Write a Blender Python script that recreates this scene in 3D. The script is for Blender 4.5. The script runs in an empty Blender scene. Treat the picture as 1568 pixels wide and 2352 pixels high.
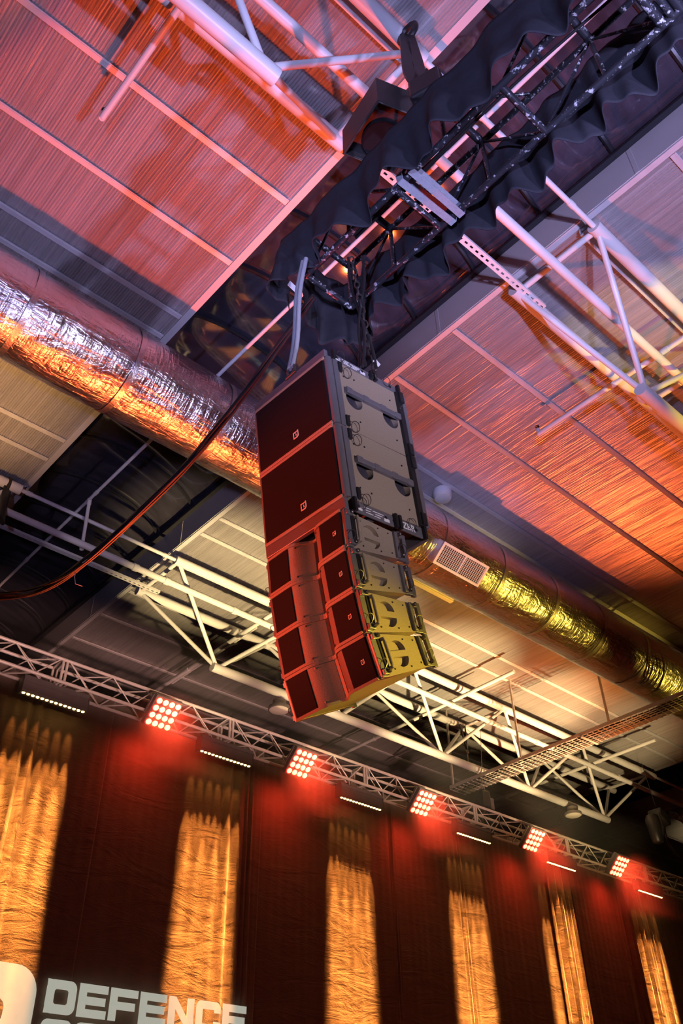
import bpy, bmesh, math, random
from mathutils import Vector, Matrix, Euler, noise

random.seed(7)
SC = bpy.context.scene
COL = SC.collection
PI = math.pi

# ------------------------------------------------------------------ camera
F_PX = 2026.64                       # focal length in pixels of a 1568 x 2352 frame
RIGHT = Vector((0.744656, -0.667240, -0.016672))
DOWN = Vector((0.410695, 0.477749, -0.776586))
FWD = Vector((0.526134, 0.571443, 0.629791))
cam_data = bpy.data.cameras.new('camera')
cam = bpy.data.objects.new('camera', cam_data)
COL.objects.link(cam)
mw = Matrix.Identity(4)
for i in range(3):
    mw[i][0] = RIGHT[i]; mw[i][1] = -DOWN[i]; mw[i][2] = -FWD[i]
cam.matrix_world = mw
cam_data.sensor_fit = 'VERTICAL'
cam_data.sensor_height = 36.0
cam_data.lens = F_PX / 2352.0 * 36.0
cam_data.clip_start = 0.05
cam_data.clip_end = 200
SC.camera = cam

# ------------------------------------------------------------------ colour management, world
SC.view_settings.view_transform = 'Standard'
SC.view_settings.look = 'None'
SC.view_settings.exposure = 0.0
SC.view_settings.gamma = 1.0
SC.view_settings.use_curve_mapping = False
SC.cycles.use_denoising = True
SC.cycles.use_adaptive_sampling = True
SC.cycles.adaptive_threshold = 0.03
SC.cycles.max_bounces = 5
SC.cycles.diffuse_bounces = 2
SC.cycles.glossy_bounces = 3
SC.cycles.sample_clamp_indirect = 4.0
SC.cycles.caustics_reflective = False
SC.cycles.caustics_refractive = False
world = bpy.data.worlds.new('hall_dim')
SC.world = world
world.use_nodes = True
bg = world.node_tree.nodes['Background']
bg.inputs[0].default_value = (0.35, 0.30, 0.42, 1)
bg.inputs[1].default_value = 0.02


def spot(name, loc, target, power, color, angle, blend=0.6, size=0.15):
    l = bpy.data.lights.new(name, 'SPOT')
    l.energy = power; l.color = color; l.spot_size = math.radians(angle); l.spot_blend = blend
    l.shadow_soft_size = size
    o = bpy.data.objects.new(name, l); COL.objects.link(o)
    o.location = loc
    o.rotation_euler = (Vector(target) - Vector(loc)).to_track_quat('-Z', 'Y').to_euler()
    return o


def area(name, loc, target, power, color, sx, sy, spread=180.0, up='Y'):
    l = bpy.data.lights.new(name, 'AREA')
    l.shape = 'RECTANGLE'; l.size = sx; l.size_y = sy
    l.energy = power; l.color = color; l.spread = math.radians(spread)
    o = bpy.data.objects.new(name, l); COL.objects.link(o)
    o.location = loc
    o.rotation_euler = (Vector(target) - Vector(loc)).to_track_quat('-Z', up).to_euler()
    return o


RED = (1.0, 0.05, 0.02)
LAV = (0.52, 0.50, 1.0)
ORANGE = (1.0, 0.22, 0.03)
GOLD = (1.0, 0.62, 0.10)
PALE = (1.0, 0.74, 0.36)
AMBER = (1.0, 0.37, 0.07)
# stage washes standing low outside the picture; some are added fills for single parts
spot('wash_lavender', (3.25, -3.6, -1.0), (2.9, 2.4, 9.0), 3500, LAV, 48, 0.8, 0.10)
spot('fill_lavender_side', (0.6, -4.0, -1.0), (5.8, 2.2, 9.2), 5200, LAV, 27, 0.9, 0.10)  # added lavender fill that brightens the kerb
spot('fill_blue_drape', (-4.0, -3.0, -1.0), (2.4, 1.5, 5.7), 4600, (0.42, 0.46, 1.0), 30, 0.9, 0.15)  # added blue fill to lift the drape folds
spot('fill_grey_array', (-2.0, -2.2, -1.0), (2.8, 3.2, 2.6), 260, (1.0, 0.86, 0.80), 11, 0.9, 0.12)  # added grey fill for the left waveguide faces
spot('wash_lavender_duct', (-2.5, -2.0, -1.0), (2.6, 6.6, 8.2), 1800, LAV, 30, 0.9, 0.25)
spot('wash_lavender_duct', (1.5, -3.0, -1.0), (8.5, 6.6, 8.4), 2600, LAV, 11, 0.9, 0.2)  # added lavender fill for the right stretch of the duct
spot('wash_red_left', (5.4, 8.9, -1.0), (1.0, 3.9, 9.0), 3300, RED, 52, 0.8, 0.15)
spot('wash_red_front', (-3.4, 9.6, 0.2), (2.8, 3.2, 3.2), 8500, (1.0, 0.075, 0.03), 16, 0.8, 0.12)
spot('wash_orange_left', (5.2, 8.9, -1.0), (2.6, 4.8, 9.0), 1500, ORANGE, 40, 0.9, 0.15)
spot('wash_orange_right', (7.6, 8.9, -1.0), (7.8, 4.2, 9.0), 3000, (1.0, 0.15, 0.03), 60, 0.8, 0.15)
spot('wash_gold_stripe', (9.6, -4.0, -1.0), (8.1, 2.8, 9.0), 5200, (1.0, 0.66, 0.03), 11, 0.4, 0.04)
for gl_, gt_, gp_ in (((15.0, 0.0, -1.0), (11.2, 7.2, 7.75), 5200), ((9.5, 0.5, -1.0), (9.0, 7.2, 7.75), 3000), ((20.0, 0.0, -1.0), (15.5, 7.2, 7.75), 6500)):
    o = spot('wash_gold_duct', gl_, gt_, gp_, (1.0, 0.66, 0.08), 24, 0.9, 0.10)
    o.scale = (1, 0.34, 1)
spot('wash_gold_edge', (12.0, -3.0, -1.0), (10.2, 1.2, 9.0), 2600, (1.0, 0.66, 0.12), 20, 0.9, 0.08)
spot('fill_violet_array', (2.6, -4.2, -0.8), (2.9, 2.8, 3.9), 2000, (0.80, 0.68, 0.82), 17, 0.9, 0.12)  # added fill that brings up the subwoofer sides
spot('wash_gold_array', (7.6, -2.8, 1.6), (3.0, 2.9, 2.1), 4600, (1.0, 0.70, 0.08), 13, 0.9, 0.12)
for gx, gp in ((7.0, 6800), (9.6, 5500), (12.4, 9500), (15.2, 9500), (18.0, 3600)):
    spot('wash_pale_far', (gx - 1.0 if gx < 17 else 11.0, 5.0, -1.0), (gx, 10.75, 9.0), gp * 1.9, (1.0, 0.72, 0.33), 20, 0.9, 0.12)
o = spot('fill_orange_far', (13.5, 4.5, -1.0), (13.2, 9.2, 9.0), 5200, (1.0, 0.25, 0.04), 40, 0.9, 0.15)  # added orange fill on the roof behind the duct
o.scale = (1, 0.42, 1)
spot('fill_red_tray', (12.5, 6.2, -1.0), (14.8, 9.4, 7.2), 3200, (1.0, 0.08, 0.02), 24, 0.9, 0.12)  # added fill that reddens the tray
for bx_ in (4.5, 11.0):
    o = spot('fill_back_roof', (bx_ - 1.0, -0.6, -1.0), (bx_, 14.6, 9.0), 5200, (1.0, 0.52, 0.42), 44, 0.9, 0.15)  # added dim warm fill on the rear roof
    o.scale = (1, 0.13, 1)
spot('wash_pale_edge', (-1.0, 5.0, -1.0), (1.2, 9.2, 9.0), 8000, (1.0, 0.52, 0.18), 26, 0.9, 0.12)
for fx, fc in ((5.0, (1.0, 0.62, 0.62)), (11.0, (1.0, 0.66, 0.36)), (17.0, (1.0, 0.62, 0.20))):
    o = spot('fill_truss', (fx + 0.5, 1.0, -1.0), (fx, 10.8, 6.15), 900, fc, 36, 0.8, 0.15)  # added front fill on the lighting truss
    o.scale = (1, 0.13, 1)
spot('wash_pale_end', (23.0, 6.0, -1.0), (26.0, 11.2, 9.0), 4800, PALE, 22, 0.9, 0.12)

# ------------------------------------------------------------------ helpers


def ray(px, py):
    return RIGHT * ((px - 784) / F_PX) + DOWN * ((py - 1176) / F_PX) + FWD


def at_z(px, py, z):
    d = ray(px, py); return d * (z / d.z)


def at_y(px, py, y):
    d = ray(px, py); return d * (y / d.y)


def at_x(px, py, x):
    d = ray(px, py); return d * (x / d.x)


class MB:
    """collects faces and links them as ONE mesh object"""
    def __init__(self):
        self.v = []; self.f = []

    def add(self, vs, fs):
        b = len(self.v)
        self.v += [tuple(p) for p in vs]
        self.f += [tuple(i + b for i in f) for f in fs]
        return self

    def box(self, c, s, R=None):
        c = Vector(c); h = Vector(s) * 0.5
        vs = []
        for dx, dy, dz in ((-1, -1, -1), (1, -1, -1), (1, 1, -1), (-1, 1, -1), (-1, -1, 1), (1, -1, 1), (1, 1, 1), (-1, 1, 1)):
            p = Vector((dx * h.x, dy * h.y, dz * h.z))
            if R is not None: p = R @ p
            vs.append(c + p)
        return self.add(vs, [(0, 3, 2, 1), (4, 5, 6, 7), (0, 1, 5, 4), (1, 2, 6, 5), (2, 3, 7, 6), (3, 0, 4, 7)])

    def tube(self, p, q, r, n=14, r2=None):
        return self.path([p, q], r, n, r2=r2)

    def path(self, pts, r, n=12, closed=False, r2=None, flat=None):
        """tube along points; flat=(a, b) makes an elliptic webbing section"""
        pts = [Vector(p) for p in pts]
        m = len(pts)
        tang = []
        for i in range(m):
            if closed:
                t = pts[(i + 1) % m] - pts[i - 1]
            else:
                t = pts[min(i + 1, m - 1)] - pts[max(i - 1, 0)]
            tang.append(t.normalized())
        a = tang[0].orthogonal().normalized()
        rings = []
        for i in range(m):
            t = tang[i]
            a = (a - t * a.dot(t))
            a = a.normalized() if a.length > 1e-6 else t.orthogonal().normalized()
            b = t.cross(a)
            rr = r if r2 is None else r + (r2 - r) * i / (m - 1)
            ra, rb = (rr, rr) if flat is None else flat
            rings.append([pts[i] + a * (ra * math.cos(2 * PI * k / n)) + b * (rb * math.sin(2 * PI * k / n)) for k in range(n)])
        vs = [p for ring in rings for p in ring]
        fs = []
        for i in range(m if closed else m - 1):
            j = (i + 1) % m
            for k in range(n):
                l = (k + 1) % n
                fs.append((i * n + k, i * n + l, j * n + l, j * n + k))
        if not closed:
            fs.append(tuple(range(n - 1, -1, -1)))
            fs.append(tuple((m - 1) * n + k for k in range(n)))
        return self.add(vs, fs)

    def ribbon(self, pts, wvec, th):
        """flat strap along points, half-width vector wvec, thickness th"""
        pts = [Vector(p) for p in pts]; w = Vector(wvec)
        vs = []; fs = []
        for i, p in enumerate(pts):
            t = (pts[min(i + 1, len(pts) - 1)] - pts[max(i - 1, 0)]).normalized()
            nrm = t.cross(w).normalized() * (th * 0.5)
            vs += [p - w - nrm, p + w - nrm, p + w + nrm, p - w + nrm]
        for i in range(len(pts) - 1):
            for k in range(4):
                l = (k + 1) % 4
                fs.append((4 * i + k, 4 * i + l, 4 * i + 4 + l, 4 * i + 4 + k))
        e = 4 * (len(pts) - 1)
        fs += [(3, 2, 1, 0), (e, e + 1, e + 2, e + 3)]
        return self.add(vs, fs)

    def lathe(self, prof, n=32, axis='Z', c=(0, 0, 0), R=None):
        c = Vector(c); vs = []; fs = []
        for r, h in prof:
            for k in range(n):
                t = 2 * PI * k / n
                p = Vector((r * math.cos(t), r * math.sin(t), h))
                if axis == 'Y': p = Vector((p.x, -p.z, p.y))
                if axis == 'X': p = Vector((p.z, p.x, p.y))
                if R is not None: p = R @ p
                vs.append(c + p)
        for i in range(len(prof) - 1):
            for k in range(n):
                l = (k + 1) % n
                fs.append((i * n + k, i * n + l, (i + 1) * n + l, (i + 1) * n + k))
        fs.append(tuple(range(n - 1, -1, -1)))
        fs.append(tuple((len(prof) - 1) * n + k for k in range(n)))
        return self.add(vs, fs)

    def torus(self, c, R1, r, axis_u, axis_v, n=20, m=8, su=1.0, sv=1.0):
        u = Vector(axis_u).normalized(); v = Vector(axis_v).normalized(); c = Vector(c)
        return self.path([c + u * (R1 * su * math.cos(2 * PI * k / n)) + v * (R1 * sv * math.sin(2 * PI * k / n)) for k in range(n)], r, m, closed=True)

    def grid(self, pts):
        nr = len(pts); nc = len(pts[0])
        vs = [p for row in pts for p in row]
        fs = [(i * nc + j, i * nc + j + 1, (i + 1) * nc + j + 1, (i + 1) * nc + j) for i in range(nr - 1) for j in range(nc - 1)]
        return self.add(vs, fs)

    def prism(self, poly, p0, ex, ey, ez):
        """polygon (2-D) in plane ex, ey at p0, swept along vector ez"""
        p0 = Vector(p0); ex = Vector(ex); ey = Vector(ey); ez = Vector(ez)
        n = len(poly)
        vs = [p0 + ex * a + ey * b for a, b in poly] + [p0 + ex * a + ey * b + ez for a, b in poly]
        fs = [tuple(range(n - 1, -1, -1)), tuple(range(n, 2 * n))]
        for k in range(n):
            l = (k + 1) % n
            fs.append((k, l, n + l, n + k))
        return self.add(vs, fs)

    def build(self, name, mat, parent=None, smooth=False, bevel=0.0, solid=0.0):
        me = bpy.data.meshes.new(name)
        me.from_pydata(self.v, [], self.f)
        bm = bmesh.new(); bm.from_mesh(me)
        bmesh.ops.recalc_face_normals(bm, faces=bm.faces)
        if bevel > 0:
            es = [e for e in bm.edges if len(e.link_faces) == 2 and e.calc_face_angle(0) > 0.6]
            bmesh.ops.bevel(bm, geom=es, offset=bevel, segments=2, affect='EDGES', profile=0.5, clamp_overlap=True)
        bm.to_mesh(me); bm.free()
        if smooth:
            for p in me.polygons: p.use_smooth = True
            try:
                me.set_sharp_from_angle(angle=math.radians(40))
            except Exception:
                pass
        me.materials.append(mat)
        o = bpy.data.objects.new(name, me)
        COL.objects.link(o)
        if parent is not None: o.parent = parent
        if solid > 0:
            md = o.modifiers.new('thickness', 'SOLIDIFY'); md.thickness = solid; md.offset = 0
        return o


def plate(name, outlines, th, mat, parent=None, M=None, bevel=0.0):
    """flat plate with holes: first outline outer, the rest holes; lies in local xy, thickness th"""
    cu = bpy.data.curves.new(name, 'CURVE'); cu.dimensions = '2D'; cu.fill_mode = 'BOTH'
    cu.extrude = th * 0.5; cu.bevel_depth = bevel; cu.bevel_resolution = 1
    for ol in outlines:
        s = cu.splines.new('POLY'); s.points.add(len(ol) - 1); s.use_cyclic_u = True
        for p, (x, y) in zip(s.points, ol): p.co = (x, y, 0, 1)
    tmp = bpy.data.objects.new(name, cu); COL.objects.link(tmp)
    bpy.context.view_layer.update()
    me = bpy.data.meshes.new_from_object(tmp.evaluated_get(bpy.context.evaluated_depsgraph_get()))
    bpy.data.objects.remove(tmp); bpy.data.curves.remove(cu)
    if M is not None: me.transform(M)
    me.name = name
    me.materials.clear(); me.materials.append(mat)
    o = bpy.data.objects.new(name, me); COL.objects.link(o)
    if parent is not None: o.parent = parent
    return o


def tag(o, label, cat, group=None):
    o['label'] = label; o['category'] = cat
    if group: o['group'] = group
    return o


def thing(name, label, cat, loc=(0, 0, 0), rot=None, group=None):
    o = bpy.data.objects.new(name, None); COL.objects.link(o)
    o.empty_display_size = 0.1
    o.location = loc
    if rot is not None: o.rotation_euler = rot
    return tag(o, label, cat, group)


def struct(o):
    o['kind'] = 'structure'
    return o


def copy_tree(o, parent=None):
    c = o.copy(); COL.objects.link(c)
    if parent is not None: c.parent = parent
    for ch in list(o.children): copy_tree(ch, c)
    return c


# ------------------------------------------------------------------ materials


def mat(name, col, rough=0.5, metal=0.0, spec=0.5, var=0.12, vscale=6.0, bump=0.0, bscale=40.0, stretch=None, emit=None, estr=0.0, coat=0.0, ior=1.45, col2=None):
    m = bpy.data.materials.new(name); m.use_nodes = True
    nt = m.node_tree; N = nt.nodes; L = nt.links
    b = N['Principled BSDF']
    b.inputs['Roughness'].default_value = rough
    b.inputs['Metallic'].default_value = metal
    b.inputs['Specular IOR Level'].default_value = spec
    b.inputs['IOR'].default_value = ior
    b.inputs['Coat Weight'].default_value = coat
    tc = N.new('ShaderNodeTexCoord')
    mp = N.new('ShaderNodeMapping'); L.new(tc.outputs['Object'], mp.inputs['Vector'])
    if stretch: mp.inputs['Scale'].default_value = stretch
    no = N.new('ShaderNodeTexNoise'); no.inputs['Scale'].default_value = vscale; no.inputs['Detail'].default_value = 4
    L.new(mp.outputs['Vector'], no.inputs['Vector'])
    mx = N.new('ShaderNodeMix'); mx.data_type = 'RGBA'
    c2 = col2 if col2 else tuple(min(1, c * (1 - 2 * var)) for c in col)
    mx.inputs['A'].default_value = (*c2, 1); mx.inputs['B'].default_value = (*[min(1, c * (1 + var)) for c in col], 1)
    L.new(no.outputs['Fac'], mx.inputs['Factor'])
    L.new(mx.outputs['Result'], b.inputs['Base Color'])
    if bump > 0:
        n2 = N.new('ShaderNodeTexNoise'); n2.inputs['Scale'].default_value = bscale; n2.inputs['Detail'].default_value = 5
        L.new(mp.outputs['Vector'], n2.inputs['Vector'])
        bp = N.new('ShaderNodeBump'); bp.inputs['Strength'].default_value = bump; bp.inputs['Distance'].default_value = 0.02
        L.new(n2.outputs['Fac'], bp.inputs['Height']); L.new(bp.outputs['Normal'], b.inputs['Normal'])
    if emit:
        b.inputs['Emission Color'].default_value = (*emit, 1); b.inputs['Emission Strength'].default_value = estr
    return m


M_ROOF = mat('corrugated_steel', (0.74, 0.70, 0.70), 0.30, 0.62, var=0.22, vscale=1.5, stretch=(26, 0.35, 1), bump=0.6, bscale=1.6)  # colour streaks along the ridges paint in the sheet's glossy reflections
M_PURLIN = mat('galvanised_steel', (0.74, 0.72, 0.74), 0.5, 0.3, var=0.08)
M_KERB = mat('painted_flashing', (0.62, 0.60, 0.60), 0.45, 0.15, var=0.06, vscale=2)
M_WHITE = mat('white_painted_steel', (0.82, 0.80, 0.80), 0.35, 0.0, var=0.05, vscale=4)
M_GLAZE = mat('dark_glazing', (0.060, 0.055, 0.075), 0.07, 0.0, spec=1.0, ior=1.75, var=0.4, vscale=3, stretch=(0.6, 3, 1))
M_RIB = mat('black_glazing_bar', (0.03, 0.03, 0.035), 0.35, 0.2)
M_FOIL = mat('foil_insulation', (0.93, 0.91, 0.90), 0.24, 1.0, var=0.03, vscale=3)
M_TAPE = mat('foil_tape', (0.88, 0.86, 0.84), 0.33, 1.0, var=0.05, bump=0.3, bscale=30)
M_BLACKMETAL = mat('black_truss_paint', (0.025, 0.025, 0.03), 0.35, 0.3, var=0.2, vscale=30)
M_DRAPE = mat('black_wool_drape', (0.030, 0.029, 0.036), 0.85, 0.0, spec=0.2, var=0.15, vscale=20, bump=0.15, bscale=200)
M_CURTAIN = mat('curtain_velour', (0.235, 0.165, 0.125), 0.85, 0.0, spec=0.15, var=0.10, vscale=5, bump=0.0)
M_CAB = mat('brown_grey_texture_paint', (0.34, 0.27, 0.20), 0.55, 0.0, var=0.12, vscale=120, bump=0.35, bscale=260)
M_GRILLE = mat('black_grille_cloth', (0.011, 0.0085, 0.010), 0.8, 0.0, spec=0.2, var=0.25, vscale=250)
M_RAIL = mat('dark_grey_rigging_steel', (0.20, 0.19, 0.21), 0.4, 0.4, var=0.1)
M_BLACK = mat('black_plastic', (0.018, 0.017, 0.019), 0.4, var=0.2)
M_CABLE = mat('black_rubber', (0.02, 0.019, 0.021), 0.45, var=0.2)
M_SLING = mat('grey_webbing', (0.34, 0.34, 0.37), 0.8, 0.0, spec=0.2, var=0.15, vscale=60, stretch=(1, 1, 0.2))
M_LABEL = mat('white_label', (0.75, 0.74, 0.74), 0.5, var=0.05)
M_EMBLEM = mat('emblem_white', (0.72, 0.60, 0.50), 0.5, var=0.05)
M_ALU = mat('aluminium_tube', (0.80, 0.76, 0.72), 0.36, 0.25, var=0.08, vscale=10)
M_FIX = mat('fixture_body', (0.17, 0.15, 0.15), 0.45, 0.1, var=0.15)
M_CELL = mat('red_led_cell', (0.8, 0.6, 0.5), 0.4, emit=(1.0, 0.44, 0.13), estr=5.5)
M_CELLGLOW = mat('red_cell_glow', (0.5, 0.03, 0.02), 0.4, emit=(1.0, 0.02, 0.012), estr=3.5)  # emissive rims stand for the red glow between the cells
M_BARLED = mat('amber_led', (0.8, 0.6, 0.3), 0.4, emit=(1.0, 0.66, 0.20), estr=8.0)
M_STEELCHAIN = mat('chain_steel', (0.22, 0.20, 0.19), 0.35, 0.9, var=0.2)
M_BOXPAINT = mat('black_painted_wood', (0.045, 0.038, 0.036), 0.5, var=0.2)
M_GALV = mat('galvanised_mesh', (0.55, 0.50, 0.48), 0.45, 0.2, var=0.1)
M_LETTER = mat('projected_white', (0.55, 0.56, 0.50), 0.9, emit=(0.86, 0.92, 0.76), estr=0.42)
M_FLOOR = mat('polished_concrete', (0.10, 0.095, 0.09), 0.5, var=0.15, vscale=1)
M_WALL = mat('dark_wall_panel', (0.10, 0.09, 0.09), 0.8, var=0.1)
M_LENS = mat('frosted_lens', (0.80, 0.74, 0.66), 0.5, var=0.05)
M_HOLE = mat('dark_recess', (0.05, 0.045, 0.06), 0.35, var=0.1)
M_GREYGRILLE = mat('grey_perforated_waveguide', (0.20, 0.17, 0.15), 0.6, var=0.25, vscale=300)
M_BATTEN = mat('white_batten', (0.85, 0.80, 0.70), 0.4, var=0.03)


def worn_black(m):
    """scuffed black paint: bare aluminium shows through in flecks"""
    nt = m.node_tree; N = nt.nodes; L = nt.links; b = N['Principled BSDF']
    tc = N.new('ShaderNodeTexCoord')
    n = N.new('ShaderNodeTexNoise'); n.inputs['Scale'].default_value = 26; n.inputs['Detail'].default_value = 7; n.inputs['Roughness'].default_value = 0.7
    L.new(tc.outputs['Object'], n.inputs['Vector'])
    r = N.new('ShaderNodeValToRGB'); r.color_ramp.elements[0].position = 0.57; r.color_ramp.elements[1].position = 0.615
    r.color_ramp.elements[0].color = (0.028, 0.028, 0.034, 1); r.color_ramp.elements[1].color = (0.55, 0.55, 0.58, 1)
    L.new(n.outputs['Fac'], r.inputs['Fac']); L.new(r.outputs['Color'], b.inputs['Base Color'])


worn_black(M_BLACKMETAL)


def foil_bump(m):
    nt = m.node_tree; N = nt.nodes; L = nt.links; b = N['Principled BSDF']
    tc = N.new('ShaderNodeTexCoord')
    mp = N.new('ShaderNodeMapping'); mp.inputs['Scale'].default_value = (1.6, 5.0, 5.0); mp.inputs['Rotation'].default_value = (0.3, 0.2, 0.2)
    L.new(tc.outputs['Object'], mp.inputs['Vector'])
    w = N.new('ShaderNodeTexNoise'); w.inputs['Scale'].default_value = 2.2; w.inputs['Detail'].default_value = 6; w.inputs['Distortion'].default_value = 1.6
    L.new(mp.outputs['Vector'], w.inputs['Vector'])
    mp2 = N.new('ShaderNodeMapping'); mp2.inputs['Scale'].default_value = (14, 2.2, 2.2)
    L.new(tc.outputs['Object'], mp2.inputs['Vector'])
    w2 = N.new('ShaderNodeTexNoise'); w2.inputs['Scale'].default_value = 1.5; w2.inputs['Detail'].default_value = 3; w2.inputs['Distortion'].default_value = 0.8
    L.new(mp2.outputs['Vector'], w2.inputs['Vector'])
    ad = N.new('ShaderNodeMath'); ad.operation = 'MULTIPLY_ADD'; ad.inputs[1].default_value = 0.7
    L.new(w2.outputs['Fac'], ad.inputs[0]); L.new(w.outputs['Fac'], ad.inputs[2])
    bp = N.new('ShaderNodeBump'); bp.inputs['Strength'].default_value = 0.5; bp.inputs['Distance'].default_value = 0.035
    L.new(ad.outputs[0], bp.inputs['Height']); L.new(bp.outputs['Normal'], b.inputs['Normal'])


foil_bump(M_FOIL)


def cloth_bump(m):
    """creased, soft stage cloth: fold creases run across and down the drop"""
    nt = m.node_tree; N = nt.nodes; L = nt.links; b = N['Principled BSDF']
    b.inputs['Sheen Weight'].default_value = 0.35; b.inputs['Sheen Roughness'].default_value = 0.4
    tc = N.new('ShaderNodeTexCoord')
    mp = N.new('ShaderNodeMapping'); mp.inputs['Scale'].default_value = (0.7, 1.0, 2.6); mp.inputs['Rotation'].default_value = (0, 0.25, 0)
    L.new(tc.outputs['Object'], mp.inputs['Vector'])
    a = N.new('ShaderNodeTexNoise'); a.inputs['Scale'].default_value = 1.5; a.inputs['Detail'].default_value = 7; a.inputs['Roughness'].default_value = 0.62; a.inputs['Distortion'].default_value = 1.2
    L.new(mp.outputs['Vector'], a.inputs['Vector'])
    g = N.new('ShaderNodeTexNoise'); g.inputs['Scale'].default_value = 90; g.inputs['Detail'].default_value = 3
    L.new(tc.outputs['Object'], g.inputs['Vector'])
    ad = N.new('ShaderNodeMath'); ad.operation = 'MULTIPLY_ADD'; ad.inputs[1].default_value = 0.10
    L.new(g.outputs['Fac'], ad.inputs[0]); L.new(a.outputs['Fac'], ad.inputs[2])
    bp = N.new('ShaderNodeBump'); bp.inputs['Strength'].default_value = 0.55; bp.inputs['Distance'].default_value = 0.05
    L.new(ad.outputs[0], bp.inputs['Height']); L.new(bp.outputs['Normal'], b.inputs['Normal'])


cloth_bump(M_CURTAIN)

# ------------------------------------------------------------------ room shell
HZ = 9.0                      # underside of the roof sheet above the lens
X0, X1, Y0, Y1 = -9.0, 31.0, -9.0, 17.5
FLOOR_Z = -1.6
struct(MB().box(((X0 + X1) / 2, (Y0 + Y1) / 2, FLOOR_Z - 0.1), (X1 - X0 + 1, Y1 - Y0 + 1, 0.2)).build('floor', M_FLOOR))
HW = HZ + 1.9 - FLOOR_Z
struct(MB().box(((X0 + X1) / 2, Y1 + 0.1, FLOOR_Z + HW / 2), (X1 - X0 + 1, 0.2, HW)).build('wall_far', M_WALL))
struct(MB().box(((X0 + X1) / 2, Y0 - 0.1, FLOOR_Z + HW / 2), (X1 - X0 + 1, 0.2, HW)).build('wall_back', M_WALL))
struct(MB().box((X0 - 0.1, (Y0 + Y1) / 2, FLOOR_Z + HW / 2), (0.2, Y1 - Y0, HW)).build('wall_left', M_WALL))
struct(MB().box((X1 + 0.1, (Y0 + Y1) / 2, FLOOR_Z + HW / 2), (0.2, Y1 - Y0, HW)).build('wall_right', M_WALL))

BAY_L, BAY_R = 3.44, 6.03     # opening of the first roof light
BAY2_L, BAY2_R = 20.70, 23.33
KERB_H = 0.50


def corrugated(x0, x1):
    """mini-corrugated sheet, ridges along Y"""
    pitch = 0.033; amp = 0.008; per = 6
    n = int((x1 - x0) / pitch) * per
    ys = [Y0, -2.0, 2.0, 4.0, 6.0, 8.0, 10.0, 13.0, Y1]
    rows = []
    for y in ys:
        rows.append([(x0 + (x1 - x0) * i / n, y, HZ + amp + amp * math.cos(2 * PI * i / per)) for i in range(n + 1)])
    return struct(MB().grid(rows).build('ceiling', M_ROOF, smooth=True))


corrugated(X0, BAY_L - 0.03)
corrugated(BAY_R + 0.03, BAY2_L - 0.03)
corrugated(BAY2_R + 0.03, X1)
NTRIM = [0]


def trim(mb, m):
    NTRIM[0] += 1
    return struct(mb.build('trim_%d' % NTRIM[0], m))


for (bl, br) in ((BAY_L, BAY_R), (BAY2_L, BAY2_R)):
    cy, ly = (Y0 + Y1) / 2, Y1 - Y0
    # angle trims at the roof opening, upstanding kerb faces
    trim(MB().box((bl - 0.035, cy, HZ - 0.004), (0.09, ly, 0.022)).box((bl - 0.01, cy, HZ + KERB_H / 2), (0.02, ly, KERB_H)), M_KERB)
    kb = MB().box((br + 0.012, cy, HZ + KERB_H / 2 + 0.01), (0.024, ly, KERB_H))
    for k in range(9):
        kb.box((br - 0.002, Y0 + 1.6 + k * 3.0, HZ + KERB_H / 2), (0.006, 0.05, KERB_H - 0.02))
    trim(kb, M_KERB)
    trim(MB().box((br + 0.045, cy, HZ - 0.004), (0.075, ly, 0.024)), M_PURLIN)
    trim(MB().box((br - 0.03, cy, HZ + KERB_H + 0.02), (0.09, ly, 0.04)), M_RIB)
    trim(MB().box((bl + 0.03, cy, HZ + KERB_H + 0.02), (0.09, ly, 0.04)), M_RIB)


def roof_light(idx, bl, br):
    """barrel vault of dark glazing over the opening, a glazing bar every 1.07 m"""
    c = (bl + br) / 2; w = (br - bl) / 2; rise = 0.62; z0 = HZ + KERB_H + 0.04
    na = 22

    def prof(t):
        return c + w * math.cos(t), z0 + rise * math.sin(t)
    ys = []
    y = -8.9
    start = 1.757 - 1.068 * 10
    ribs = [start + 1.068 * k for k in range(25) if Y0 < start + 1.068 * k < Y1]
    root = bpy.data.objects.new('window_%d' % idx, None); COL.objects.link(root); struct(root)
    random.seed(idx)
    mbg = MB()
    for a, b in zip(ribs[:-1], ribs[1:]):
        rows = []
        for j in range(7):
            yy = a + (b - a) * j / 6
            bul = 0.035 * math.sin(PI * j / 6)
            row = []
            for i in range(na + 1):
                t = PI * i / na
                x, z = prof(t)
                wob = 0.004 * noise.noise(Vector((x * 0.9, yy * 0.9, idx * 3.1)))
                row.append((x, yy, z - bul + wob))
            rows.append(row)
        mbg.grid(rows)
    mbg.build('glazing', M_GLAZE, root, smooth=True)
    for yy in ribs:
        pts = [(prof(PI * i / na)[0], yy, prof(PI * i / na)[1] - 0.04) for i in range(na + 1)]
        MB().path(pts, 0.03, 6, flat=(0.035, 0.03)).build('glazing_bar', M_RIB, root, smooth=True)


roof_light(1, BAY_L, BAY_R)
roof_light(2, BAY2_L, BAY2_R)


def purlin(y, xa, xb):
    # lipped channel seen from below: flange, web and return lip
    L = xb - xa; c = (xa + xb) / 2
    mb = MB().box((c, y, HZ - 0.012), (L, 0.075, 0.012))
    mb.box((c, y + 0.034, HZ - 0.005), (L, 0.006, 0.02))
    mb.box((c, y - 0.02, HZ - 0.021), (L, 0.012, 0.006))
    trim(mb, M_PURLIN)


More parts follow.
